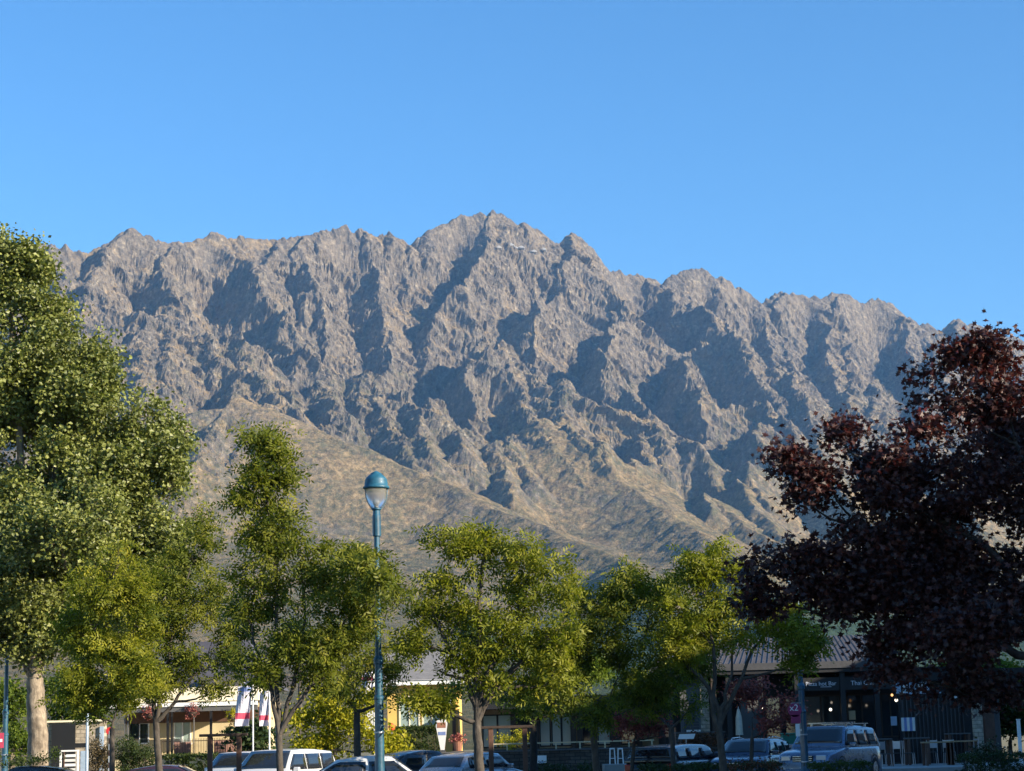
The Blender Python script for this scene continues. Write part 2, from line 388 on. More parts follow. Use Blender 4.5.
# running water: drainage network and stream incision on a regular grid
def bil(A, fi, fj):
    i = np.clip(fi.astype(int), 0, A.shape[0] - 2); j = np.clip(fj.astype(int), 0, A.shape[1] - 2)
    a = np.clip(fi - i, 0, 1); b = np.clip(fj - j, 0, 1)
    return (A[i, j] * (1 - a) * (1 - b) + A[i + 1, j] * a * (1 - b) + A[i, j + 1] * (1 - a) * b + A[i + 1, j + 1] * a * b)
DX = 11.0
gx = np.arange(-3500, 3900, DX); gy = np.arange(4700, 10200, DX)
GX, GY = np.meshgrid(gx, gy)
fi = np.interp(GY, YS, np.arange(len(YS))); fj = np.interp(GX / GY, SS, np.arange(len(SS)))
H0 = bil(Z, fi, fj); RK = bil(rock, fi, fj)
def erode(H, RK, iters, K):
    ny_, nx_ = H.shape; N = ny_ * nx_
    offs = [(-1, 0), (1, 0), (0, -1), (0, 1), (-1, -1), (-1, 1), (1, -1), (1, 1)]
    idx = np.arange(N).reshape(ny_, nx_)
    rs = np.random.RandomState(3); H = H + rs.rand(*H.shape) * 1.5
    kf = (K * RK).ravel()
    for it in range(iters):
        best = np.zeros((ny_, nx_)); rec = idx.copy()
        Hp = np.pad(H, 1, 'edge'); Ip = np.pad(idx, 1, 'edge')
        for dy, dx in offs:
            nb = Hp[1 + dy:1 + dy + ny_, 1 + dx:1 + dx + nx_]; ni = Ip[1 + dy:1 + dy + ny_, 1 + dx:1 + dx + nx_]
            sl = (H - nb) / (DX * (1.4142 if dx and dy else 1.0)); mk = sl > best
            best = np.where(mk, sl, best); rec = np.where(mk, ni, rec)
        h = H.ravel(); order = np.argsort(h)
        rl = rec.ravel().tolist(); A = [DX * DX] * N
        ol = order.tolist()
        for c in reversed(ol):
            r = rl[c]
            if r != c: A[r] += A[c]
        f = (kf * np.sqrt(np.minimum(np.array(A), 4e5)) / DX).tolist()
        hl = h.tolist()
        for c in ol:
            r = rl[c]
            if r != c and hl[r] < hl[c]:
                q = f[c]; hl[c] = (hl[c] + q * hl[r]) / (1 + q)
        H = np.array(hl).reshape(ny_, nx_)
        # slope wash keeps the walls below about 52 degrees
        Hp = np.pad(H, 1, 'edge')
        L = (Hp[:-2, 1:-1] + Hp[2:, 1:-1] + Hp[1:-1, :-2] + Hp[1:-1, 2:]) / 4 - H
        H = H + 0.06 * L
    return H
H1 = erode(H0, RK, 7, ERK)
D = H1 - H0
D = D * np.clip((GY - 4700) / 200, 0, 1)
fi = (Y - gy[0]) / DX; fj = (X - gx[0]) / DX
inside = (fi > 0) & (fi < len(gy) - 1) & (fj > 1) & (fj < len(gx) - 2)
DD = bil(D, np.clip(fi, 0, len(gy) - 1.001), np.clip(fj, 0, len(gx) - 1.001))
Z = Z + np.where(inside, DD, 0) * np.clip(Q / 90, 0, 1) + .45 * NZ3
# dipping schist beds: ledges and short cliffs that cross the spurs, and a splintered crest
_w = Z + .55 * sa + 30 * fbm(X / 160, Y / 160, 3)
Z = Z + rock * np.clip(.5 + 1.6 * fbm(X / 190 + 9, Y / 190, 3), 0, 1) * (.3 + .7 * nearcrest) * 4.0 * np.sin(2 * np.pi * _w / 58)
Z = Z + np.exp(-(Q / 75.0) ** 2) * ((14 + 16 * np.clip(fbm(sa / 400, sa * 0 + 2.2, 3) * 2 + .3, 0, 1)) * (ridged(sa / 52, sa * 0 + .37, 4, .62) - .5) - 1.0)
print('forest z', on_surf(650, 565, 0), on_surf(600, 555, 0), on_surf(230, 560, 0), on_surf(230, 400, 0), on_surf(490, 540, 0))
# thermal smoothing of scree in hollows
Z = np.where(YS[:, None] < 3600, Z * np.clip((YS[:, None] - 900) / 2700, 0, 1) ** .8, Z)
Z[0, :] = -3
# outward relief of the rock walls: ribs that run down to the right, cross joints, blocks
_k = np.clip(rock, 0, 1) * (.15 + .85 * np.clip(Q / 110, 0, 1)); _wd = 30 * fbm(sa / 150 + 5, Z / 150, 3)
PUSH = _k * (80 * (ridged((.72 * sa + .72 * Z + _wd) / 175, (.7 * sa - .7 * Z) / 620, 5, .50) - .45)
             + 20 * (ridged((.9 * sa - .45 * Z + _wd) / 80 + 4, (.45 * sa + .9 * Z) / 170, 4, .58) - .45)
             + 8 * (ridged(sa / 30 + 2, Z / 34, 3, .6) - .45) + 3.5 * fbm(sa / 13, Z / 13, 2))
PUSH = PUSH + (1 - rock) * np.clip((4200 - Q) / 1000, 0, 1) * 4 * fbm(sa / 30, Z / 22, 3)
# which ground is convex (bare outcrop) and which is hollow (scree and tussock)
_b = Z.copy()
for _i in range(10):
    _p = np.pad(_b, 1, 'edge'); _b = (_p[:-2, 1:-1] + _p[2:, 1:-1] + _p[1:-1, :-2] + _p[1:-1, 2:]) / 4
CONV = np.clip((Z - _b) / 14.0 + PUSH / 45.0, -1, 1)
ny, nx = Z.shape
idx = np.arange(ny * nx).reshape(ny, nx)
FQ = np.stack([idx[:-1, :-1].ravel(), idx[:-1, 1:].ravel(), idx[1:, 1:].ravel(), idx[1:, :-1].ravel()], 1)
me = np_mesh('mountain_range', np.stack([(X + FALL[0] * PUSH).ravel(), (Y + FALL[1] * PUSH).ravel(), Z.ravel()], 1), FQ, smooth=False)
_at = me.attributes.new('outcrop', 'FLOAT', 'POINT'); _at.data.foreach_set('value', CONV.ravel().astype(np.float32))

def mountain_mat():
    m, nt, b = new_mat('mountain_rock_and_tussock')
    geo = nt.nodes.new('ShaderNodeNewGeometry')
    sep = nt.nodes.new('ShaderNodeSeparateXYZ'); nt.links.new(geo.outputs['Position'], sep.inputs[0])
    sn = nt.nodes.new('ShaderNodeSeparateXYZ'); nt.links.new(geo.outputs['True Normal'], sn.inputs[0])
    pos = geo.outputs['Position']
    mp = nt.nodes.new('ShaderNodeMapping'); mp.inputs['Rotation'].default_value = (0, 0, -math.atan2(dirc[1], dirc[0]))
    nt.links.new(pos, mp.inputs[0])
    mp2 = nt.nodes.new('ShaderNodeMapping'); mp2.inputs['Scale'].default_value = (1, .3, .3)
    nt.links.new(mp.outputs[0], mp2.inputs[0])
    streak = noise(nt, 0.02, 6, 0.68, mp2.outputs[0])
    mp3 = nt.nodes.new('ShaderNodeMapping'); mp3.inputs['Scale'].default_value = (1, .42, .8); nt.links.new(pos, mp3.inputs[0])
    fine = noise(nt, 0.06, 8, 0.78, mp3.outputs[0])
    big = noise(nt, 0.0022, 4, 0.6, pos)
    at = nt.nodes.new('ShaderNodeAttribute'); at.attribute_name = 'outcrop'
    rock = ramp(nt, [(0.38, (.055, .047, .038)), (0.47, (.14, .118, .09)), (0.56, (.215, .18, .132)), (0.64, (.47, .40, .29))], fine.outputs[0])
    rock2 = mix(nt, 0.4, rock.outputs[0], ramp(nt, [(0.38, (.095, .085, .078)), (0.62, (.26, .20, .135))], streak.outputs[0]).outputs[0])
    grass = ramp(nt, [(0.36, (.13, .094, .045)), (0.5, (.27, .19, .092)), (0.64, (.43, .31, .165))], fine.outputs[0])
    # grass where it is not too steep, patchy; bare rock stands proud
    g = math_n(nt, 'MULTIPLY_ADD', sn.outputs[2], 2.6, -1.75)
    g = math_n(nt, 'ADD', g, math_n(nt, 'MULTIPLY_ADD', streak.outputs[0], 3.4, -1.65))
    g = math_n(nt, 'ADD', g, math_n(nt, 'MULTIPLY', at.outputs['Fac'], -0.5))
    g = math_n(nt, 'ADD', g, math_n(nt, 'MULTIPLY_ADD', big.outputs[0], 4.4, -2.0))
    up = math_n(nt, 'MULTIPLY_ADD', sep.outputs[2], -0.0006, 0.75)
    g = math_n(nt, 'ADD', g, up, clamp=True)
    c = mix(nt, g, rock2, grass.outputs[0])
    # low scrub and forest towards the foot
    shrub_n = noise(nt, 0.05, 6, 0.75, mp3.outputs[0]); band_n = noise(nt, 0.004, 5, 0.65, pos)
    hz = math_n(nt, 'MULTIPLY_ADD', sep.outputs[2], -0.00085, 1.12)
    s = math_n(nt, 'MULTIPLY_ADD', band_n.outputs[0], 2.2, -1.25)
    s = math_n(nt, 'ADD', s, hz)
    s = math_n(nt, 'MULTIPLY', math_n(nt, 'ADD', s, math_n(nt, 'MULTIPLY_ADD', shrub_n.outputs[0], 5.0, -2.5)), 1.0, clamp=True)
    s = math_n(nt, 'MULTIPLY', s, 0.85)
    shrub = ramp(nt, [(0.35, (.055, .06, .032)), (0.65, (.15, .14, .072))], fine.outputs[0])
    c = mix(nt, s, c, shrub.outputs[0])
    # dark pine cover at the very foot
    f = math_n(nt, 'MULTIPLY_ADD', sep.outputs[2], -0.02, FORZ)
    f = math_n(nt, 'ADD', f, math_n(nt, 'MULTIPLY_ADD', band_n.outputs[0], 9.0, -4.8), clamp=True)
    fx = math_n(nt, 'MULTIPLY_ADD', sep.outputs[0], 0.006, 0.4, clamp=True)
    f = math_n(nt, 'MULTIPLY', f, fx)
    forest = ramp(nt, [(0.35, (.02, .04, .018)), (0.7, (.07, .10, .045))], shrub_n.outputs[0])
    c = mix(nt, f, c, forest.outputs[0])
    nt.links.new(c, b.inputs['Base Color'])
    b.inputs['Roughness'].default_value = 0.95; b.inputs['Specular IOR Level'].default_value = 0.1
    bp = nt.nodes.new('ShaderNodeBump'); bp.inputs['Strength'].default_value = 0.7; bp.inputs['Distance'].default_value = 18
    nt.links.new(fine.outputs[0], bp.inputs['Height']); nt.links.new(bp.outputs[0], b.inputs['Normal'])
    return m
mountain = link_mesh('mountain_range', me, mountain_mat()); tag(mountain, kind='structure')

# ---------------------------------------------------------------- the air: an even haze
def haze(density):
    hb = bmesh.new(); bmesh.ops.create_cube(hb, size=1)
    me = bpy.data.meshes.new('haze'); hb.to_mesh(me); hb.free()
    o = link_mesh('haze', me); o.scale = (24000, 12600, 2800); o.location = (0, 4900, 2800 / 2 - 12)
    m = bpy.data.materials.new('haze_air'); m.use_nodes = True; nt = m.node_tree; nt.nodes.clear()
    out = nt.nodes.new('ShaderNodeOutputMaterial'); v = nt.nodes.new('ShaderNodeVolumePrincipled')
    v.inputs['Color'].default_value = (.22, .52, 1, 1); v.inputs['Density'].default_value = density
    v.inputs['Anisotropy'].default_value = 0.0
    nt.links.new(v.outputs[0], out.inputs['Volume']); o.data.materials.append(m)
    tag(o, kind='stuff'); return o
haze(HAZE)

# last winter's snow in the summit gully
def hit(u, v):
    a, fy, fz = rayd(u, v); y = np.arange(5500, 9900, 2.0); x = a / fy * y; z = EYE + fz / fy * y
    ix = lambda xx, yy: (np.interp(yy, YS, np.arange(len(YS))), np.interp(xx / yy, SS, np.arange(len(SS))))
    p = bil(PUSH, *ix(x, y)); p = bil(PUSH, *ix(x - FALL[0] * p, y - FALL[1] * p))
    g = bil(Z, *ix(x - FALL[0] * p, y - FALL[1] * p))
    k = np.nonzero(g > z)[0]; k = k[0] if len(k) else 0
    return np.array([x[k], y[k], z[k]])
M_SNOW = mat('old_snow', (.50, .49, .48), .6, var=.08)
for u, v, w_, h_ in ((499, 247, 2.6, 1.5), (511, 244.5, 3.6, 1.6), (516, 247.5, 2.0, 1.2), (521.5, 247, 3.2, 1.1), (534, 251, 3.0, 1.3), (544, 249, 2.2, 1.2)):
    c = hit(u, v); vs = []
    for i in range(9):
        t = 2 * math.pi * i / 9; q = np.array(P(u + w_ * math.cos(t) * (1 + .25 * math.sin(3 * t)), v + .6 * h_ * math.sin(t) + .3 * w_ * .3 * math.cos(t), c[1] - 14)); vs.append(tuple(q))
    vs.append(tuple(c + np.array([0, -16, 2])))
    vs2 = [(x, y + 16, z - 6) for x, y, z in vs]
    fs = [(i, (i + 1) % 9, 9) for i in range(9)] + [((i + 1) % 9 + 10, i + 10, 19) for i in range(9)] + [(i, i + 10, (i + 1) % 9 + 10, (i + 1) % 9) for i in range(9)]
    me_ = bpy.data.meshes.new('snow'); me_.from_pydata(vs + vs2, [], fs); tag(link_mesh('snow', me_, M_SNOW), kind='structure')
# ---------------------------------------------------------------- ground, car park, terrace
def ground_z(x, y):
    """level car park, rising gently to the shops on the right"""
    a = min(1, max(0, (y - 56) / 12)); b = min(1, max(0, (x - 2) / 9))
    return 0.42 * a * b
def sheet(name, xs, ys, dz, m, kind='structure'):
    X_, Y_ = np.meshgrid(xs, ys)
    a = np.clip((Y_ - 56) / 12, 0, 1); b = np.clip((X_ - 2) / 9, 0, 1)
    Z_ = .42 * a * b + dz
    n = len(xs); idx = np.arange(X_.size).reshape(X_.shape)
    Fq = np.stack([idx[:-1, :-1].ravel(), idx[:-1, 1:].ravel(), idx[1:, 1:].ravel(), idx[1:, :-1].ravel()], 1)
    o = link_mesh(name, np_mesh(name, np.stack([X_.ravel(), Y_.ravel(), Z_.ravel()], 1), Fq), m)
    return tag(o, kind=kind)
gxs = np.concatenate([np.linspace(-11800, -60, 20)[:-1], np.arange(-60, 61, 2.0), np.linspace(60, 11800, 20)[1:]])
gys = np.concatenate([np.linspace(-1200, -20, 8)[:-1], np.arange(-20, 130, 2.0), np.linspace(130, 1000, 10), np.linspace(1500, 11000, 12)])
M_GRASS = mat('dry_grass_ground', (.17, .145, .07), .95, var=.35, scale=.6, bmp=.5, bscale=9)
M_ASPH = mat('asphalt', (.05, .05, .052), .85, var=.25, scale=1.5, bmp=.5, bscale=60)
M_PAVE = mat('pale_concrete_paving', (.30, .29, .27), .85, var=.12, scale=2, bmp=.3, bscale=30)
M_WHITE = mat('white_paint', (.78, .78, .76), .5, var=.04)
sheet('ground', gxs, gys, 0.0, M_GRASS)
sheet('car_park', np.linspace(-34, 17, 60), np.linspace(-12, 68, 80), .004, M_ASPH)
class Box:
    """collects boxes, bars and prisms and links them as one mesh object"""
    def __init__(s): s.v = []; s.f = []
    def quad(s, *p):
        n = len(s.v); s.v += [tuple(q) for q in p]; s.f.append(tuple(range(n, n + len(p))))
    def box(s, x0, x1, y0, y1, z0, z1):
        n = len(s.v); s.v += [(x, y, z) for z in (z0, z1) for y in (y0, y1) for x in (x0, x1)]
        s.f += [tuple(n + i for i in f) for f in ((0, 2, 3, 1), (4, 5, 7, 6), (0, 1, 5, 4), (2, 6, 7, 3), (0, 4, 6, 2), (1, 3, 7, 5))]; return s
    def prism(s, prof, y0, y1, axis='y'):
        """profile in the x-z plane pushed along y (or in y-z along x)"""
        n = len(s.v); k = len(prof)
        for t in (y0, y1):
            for a, b in prof: s.v.append((a, t, b) if axis == 'y' else (t, a, b))
        s.f.append(tuple(range(n, n + k))); s.f.append(tuple(range(n + 2 * k - 1, n + k - 1, -1)))
        for i in range(k): j = (i + 1) % k; s.f.append((n + i, n + k + i, n + k + j, n + j))
        return s
    def bar(s, a, b, r, k=6, r2=None):
        a = Vector(a); b = Vector(b); d = (b - a).normalized(); u = d.orthogonal().normalized(); w = d.cross(u); n = len(s.v)
        for p, q in ((a, r), (b, r if r2 is None else r2)):
            for i in range(k): t = 2 * math.pi * i / k; s.v.append(tuple(p + q * (math.cos(t) * u + math.sin(t) * w)))
        for i in range(k): j = (i + 1) % k; s.f.append((n + i, n + j, n + k + j, n + k + i))
        s.f.append(tuple(range(n + k - 1, n - 1, -1))); s.f.append(tuple(range(n + k, n + 2 * k))); return s
    def lathe(s, prof, cx=0, cy=0, k=20):
        n = len(s.v)
        for r, z in prof:
            for i in range(k): t = 2 * math.pi * i / k; s.v.append((cx + r * math.cos(t), cy + r * math.sin(t), z))
        for a in range(len(prof) - 1):
            for i in range(k): j = (i + 1) % k; s.f.append((n + a * k + i, n + a * k + j, n + (a + 1) * k + j, n + (a + 1) * k + i))
        s.f.append(tuple(range(n + k - 1, n - 1, -1))); m = n + (len(prof) - 1) * k; s.f.append(tuple(range(m, m + k))); return s
    def obj(s, name, m, parent=None, bevel=0.0, smooth=False, sub=0):
        me = bpy.data.meshes.new(name); me.from_pydata(s.v, [], s.f); me.update()
        bm = bmesh.new(); bm.from_mesh(me); bmesh.ops.recalc_face_normals(bm, faces=bm.faces); bm.to_mesh(me); bm.free()
        o = link_mesh(name, me, m, parent)
        if smooth:
            for p in me.polygons: p.use_smooth = True
        if bevel:
            b = o.modifiers.new('bevel', 'BEVEL'); b.width = bevel; b.segments = 2; b.limit_method = 'ANGLE'
        return o
# painted parking bays and a kerb
pb = Box()
for i in range(13):
    x = -26 + i * 2.7; pb.box(x - .05, x + .05, 57.0, 62.0, .008, .0085)
tag(pb.obj('parking_lines', M_WHITE), kind='structure')
tag(Box().box(-34, 2, 63.2, 63.35, -.05, .13).obj('kerb', M_PAVE, bevel=.02), kind='structure')
tag(Box().box(-34, 1.9, 63.35, 71.0, -.05, .125).obj('pavement', M_PAVE), kind='structure')
TZ = 0.55
tz = Box().box(11.2, 26, 67.0, 77.0, -.2, TZ); tag(tz.obj('terrace_paving', M_PAVE, bevel=.02), kind='structure')
# ---------------------------------------------------------------- trees
def leaf_mat(name, dark, mid, light, trans=0.42, tcol=None, gloss=0.2):
    m = bpy.data.materials.new(name); m.use_nodes = True; nt = m.node_tree; nt.nodes.clear()
    out = nt.nodes.new('ShaderNodeOutputMaterial')
    at = nt.nodes.new('ShaderNodeAttribute'); at.attribute_name = 'tint'
    r = ramp(nt, [(0.0, dark), (0.45, mid), (1.0, light)], at.outputs['Fac'])
    b = nt.nodes.new('ShaderNodeBsdfPrincipled'); b.inputs['Roughness'].default_value = 0.5
    b.inputs['Specular IOR Level'].default_value = gloss
    nt.links.new(r.outputs[0], b.inputs['Base Color'])
    t = nt.nodes.new('ShaderNodeBsdfTranslucent')
    c = mix(nt, 1.0, r.outputs[0], tcol or (1.1, 1.25, 0.5), 'MULTIPLY')
    nt.links.new(c, t.inputs['Color'])
    mx = nt.nodes.new('ShaderNodeMixShader'); mx.inputs[0].default_value = trans
    nt.links.new(b.outputs[0], mx.inputs[1]); nt.links.new(t.outputs[0], mx.inputs[2])
    nt.links.new(mx.outputs[0], out.inputs[0])
    return m
def bark_mat(name, c1, c2, scale=9):
    m, nt, b = new_mat(name)
    tc = nt.nodes.new('ShaderNodeTexCoord')
    mp = nt.nodes.new('ShaderNodeMapping'); mp.inputs['Scale'].default_value = (1, 1, .35)
    nt.links.new(tc.outputs['Object'], mp.inputs[0])
    n = noise(nt, scale, 6, .7, mp.outputs[0]); v = noise(nt, scale * .35, 3, .6, tc.outputs['Object'])
    r = ramp(nt, [(.35, c1), (.62, c2)], n.outputs[0])
    c = mix(nt, math_n(nt, 'MULTIPLY_ADD', v.outputs[0], 2.4, -.8, clamp=True), r.outputs[0], [x * .75 for x in c1])
    nt.links.new(c, b.inputs['Base Color']); b.inputs['Roughness'].default_value = .9
    bump(nt, b, n.outputs[0], .9, .04)
    return m
LM = dict(
 ash=leaf_mat('ash_leaves', (.045, .07, .012), (.145, .165, .019), (.29, .265, .038)),
 ashy=leaf_mat('golden_ash_leaves', (.065, .09, .010), (.19, .205, .018), (.34, .31, .036)),
 ashd=leaf_mat('deep_ash_leaves', (.035, .06, .012), (.105, .155, .02), (.22, .26, .032)),
 poplar=leaf_mat('cottonwood_leaves', (.05, .065, .014), (.165, .185, .034), (.30, .31, .08), .25, gloss=.6),
 maple=leaf_mat('purple_maple_leaves', (.018, .009, .010), (.046, .019, .018), (.15, .045, .03), .3, (1.6, .7, .5), gloss=.45),
 red=leaf_mat('japanese_maple_leaves', (.12, .045, .04), (.28, .09, .075), (.45, .17, .13), .3, (1.4, .8, .7)),
 gold=leaf_mat('yellow_shrub_leaves', (.16, .17, .012), (.34, .32, .018), (.48, .40, .03), .4),
 shrub=leaf_mat('green_shrub_leaves', (.02, .035, .012), (.055, .08, .022), (.11, .13, .04)),
 hedge=leaf_mat('clipped_hedge_leaves', (.014, .026, .01), (.035, .06, .018), (.07, .10, .03), .2),
 brown=leaf_mat('dry_shrub_leaves', (.06, .045, .025), (.12, .09, .045), (.19, .15, .08), .2),
 rust=leaf_mat('rusty_groundcover_leaves', (.05, .03, .015), (.12, .045, .022), (.20, .09, .04), .2),
 fir=leaf_mat('dark_evergreen_leaves', (.012, .024, .010), (.028, .05, .016), (.06, .085, .025), .15),
 rose=leaf_mat('rose_bush_leaves', (.014, .026, .01), (.03, .05, .018), (.30, .28, .24), .2),
)
BM = dict(
 grey=bark_mat('grey_ash_bark', (.05, .042, .034), (.12, .10, .08)),
 pale=bark_mat('pale_cottonwood_bark', (.13, .10, .07), (.44, .36, .26), 7),
 dark=bark_mat('dark_maple_bark', (.022, .018, .016), (.05, .042, .036)),
)
class Tubes:
    def __init__(s): s.v = []; s.f = []; s.n = 0
    def add(s, pts, rad, k=6):
        pts = np.asarray(pts, float); n = len(pts)
        d = np.gradient(pts, axis=0); d /= np.linalg.norm(d, axis=1)[:, None] + 1e-9
        ref = np.array([0.3, 1.0, 0.1]) if abs(d[0][1]) < .8 else np.array([1.0, 0, 0.1])
        a = np.cross(d, ref); a /= np.linalg.norm(a, axis=1)[:, None] + 1e-9
        b = np.cross(d, a)
        th = np.arange(k) * 2 * math.pi / k
        ring = pts[:, None, :] + np.asarray(rad)[:, None, None] * (np.cos(th)[None, :, None] * a[:, None, :] + np.sin(th)[None, :, None] * b[:, None, :])
        s.v.append(ring.reshape(-1, 3))
        i = np.arange(n - 1)[:, None] * k; j = np.arange(k)[None, :]; j2 = (j + 1) % k
        q = np.stack([i + j, i + j2, i + k + j2, i + k + j], -1).reshape(-1, 4) + s.n
        s.f.append(q); s.n += n * k
    def obj(s, name, m, parent, smooth=True):
        me = np_mesh(name, np.concatenate(s.v), np.concatenate(s.f), smooth)
        return link_mesh(name, me, m, parent)
def curve_pts(a, b, rng, n=7, sag=0.0, wob=0.06, up=0.25):
    a = np.asarray(a); b = np.asarray(b); L = np.linalg.norm(b - a)
    t = np.linspace(0, 1, n)[:, None]
    mid = (a + b) / 2 + rng.normal(0, wob * L, 3) + np.array([0, 0, -up * L * .3])
    p = (1 - t) ** 2 * a + 2 * t * (1 - t) * mid + t ** 2 * b
    w = rng.normal(0, wob * L * .25, (n, 3)); w[0] = 0; w[-1] = 0
    return p + w
def rot_frames(rng, n, droop):
    """leaf frames: e1 along leaf, e2 across"""
    th = rng.rand(n) * 2 * np.pi; el = rng.normal(-droop, .5, n)
    e1 = np.stack([np.cos(th) * np.cos(el), np.sin(th) * np.cos(el), np.sin(el)], 1)
    r = rng.normal(0, 1, (n, 3)); e2 = np.cross(e1, r); e2 /= np.linalg.norm(e2, axis=1)[:, None] + 1e-9
    return e1, e2
MAPLE = np.array([[0, 0], [-.12, .30], [.0, .46], [-.42, .42], [-.25, .55], [-.50, .85], [-.16, .72], [0, 1.05],
                  [.16, .72], [.50, .85], [.25, .55], [.42, .42], [.0, .46], [.12, .30]])
def leaves_mesh(name, cen, tint, rng, kind, size, spread, per, droop=.35, flat=.75):
    n = len(cen)
    if kind == 'pinnate':
        sp = per; lf = 7
        c = np.repeat(cen, sp, 0) + rng.normal(0, 1, (n * sp, 3)) * spread * np.array([1, 1, flat])
        ct = np.repeat(tint, sp) + rng.normal(0, .12, n * sp)
        e1, e2 = rot_frames(rng, n * sp, droop)
        k = np.arange(lf); side = np.where(k % 2 == 0, 1, -1) * (k > 0); al = (k // 2 + (k > 0) * .5) / 3.2
        L = size
        base = c[:, None, :] + e1[:, None, :] * (L * 2.2 * (1 - al))[None, :, None]
        e1l = e1[:, None, :] * (.55 + .45 * (k == 0))[None, :, None] + e2[:, None, :] * side[None, :, None] * .85
        e1l /= np.linalg.norm(e1l, axis=2)[:, :, None]
        nrm = np.cross(e1, e2)[:, None, :] + rng.normal(0, .35, (n * sp, lf, 3))
        e2l = np.cross(nrm, e1l); e2l /= np.linalg.norm(e2l, axis=2)[:, :, None] + 1e-9
        s = L * rng.uniform(.8, 1.25, (n * sp, lf))[:, :, None]; w = s * .36
        q = np.stack([base, base + e1l * s * .45 + e2l * w * .5, base + e1l * s, base + e1l * s * .45 - e2l * w * .5], 2)
        V = q.reshape(-1, 3); m = len(V) // 4; Fq = np.arange(m * 4).reshape(m, 4)
        tt = np.repeat(np.repeat(ct, lf), 4)
    else:
        N = n * per
        c = np.repeat(cen, per, 0) + rng.normal(0, 1, (N, 3)) * spread * np.array([1, 1, flat])
        ct = np.repeat(tint, per) + rng.normal(0, .13, N)
        e1, e2 = rot_frames(rng, N, droop)
        s = (size * rng.uniform(.7, 1.3, N))[:, None]
        if kind == 'palmate':
            nn = np.cross(e1, e2)
            V = c[:, None, :] + s[:, None] * (e1[:, None, :] * MAPLE[None, :, 1:2] + e2[:, None, :] * MAPLE[None, :, 0:1] - nn[:, None, :] * (np.abs(MAPLE[None, :, 0:1]) * .35))
            V = V.reshape(-1, 3); k = len(MAPLE); b0 = (np.arange(N) * k)[:, None]
            T = np.array([[0, 3, 4, 1], [1, 4, 5, 2], [2, 5, 6, 12], [12, 6, 7, 8], [2, 9, 10, 13], [13, 10, 11, 0]])
            T = np.array([[0, 1, 3, 4], [0, 4, 5, 6], [0, 6, 7, 8], [0, 8, 9, 10], [0, 10, 11, 13]])
            Fq = (b0[:, :, None] + T[None]).reshape(-1, 4)
            tt = np.repeat(ct, k)
        else:
            nn = np.cross(e1, e2)
            q = np.stack([c, c + e1 * s * .45 + e2 * s * .38 + nn * s * .1, c + e1 * s, c + e1 * s * .45 - e2 * s * .38 + nn * s * .1], 1)
            V = q.reshape(-1, 3); Fq = np.arange(N * 4).reshape(N, 4); tt = np.repeat(ct, 4)
    me = np_mesh(name, V, Fq, False)
    a = me.attributes.new('tint', 'FLOAT', 'POINT'); a.data.foreach_set('value', np.clip(tt, 0, 1).astype(np.float32))
    return me
def clusters(lobes, Y, rng, dens, gap=0.0, dsq=1.0, split=0, sub=.52, flatten=1.0):
    out = []; own = []
    if split:
        nl = []
        for lb in lobes:
            u, v, ru, rv = lb[:4]; dy = lb[4] if len(lb) > 4 else 0.0
            for k in range(split):
                t = rng.rand() * 2 * np.pi; r = .15 + .50 * rng.rand(); g = rng.uniform(-.7, .7)
                nl.append((u + ru * r * math.cos(t), v + rv * r * math.sin(t), ru * sub * rng.uniform(.75, 1.2), rv * sub * rng.uniform(.75, 1.2) * flatten, dy + g * ru * Y / 1983.0 * dsq))
        lobes = nl
    for i, lb in enumerate(lobes):
        u, v, ru, rv = lb[:4]; dy = lb[4] if len(lb) > 4 else 0.0
        sc = (Y + dy) / 1983.0; c = np.array(P(u, v, Y + dy)); rx, rz = ru * sc, rv * sc; ry = rx * dsq
        n = max(3, int(dens * (rx * ry * rz) ** .78 * 9.0))
        d = rng.normal(0, 1, (n, 3)); d /= np.linalg.norm(d, axis=1)[:, None]
        r = rng.rand(n) ** .42
        p = c + d * r[:, None] * np.array([rx, ry, rz])
        if gap:
            k = perlin(p[:, 0] / .9 + 7.7, p[:, 2] / .9 + p[:, 1] * .6) > -gap
            p = p[k]
        out.append(p); own += [i] * len(p)
    return np.concatenate(out), np.array(own)
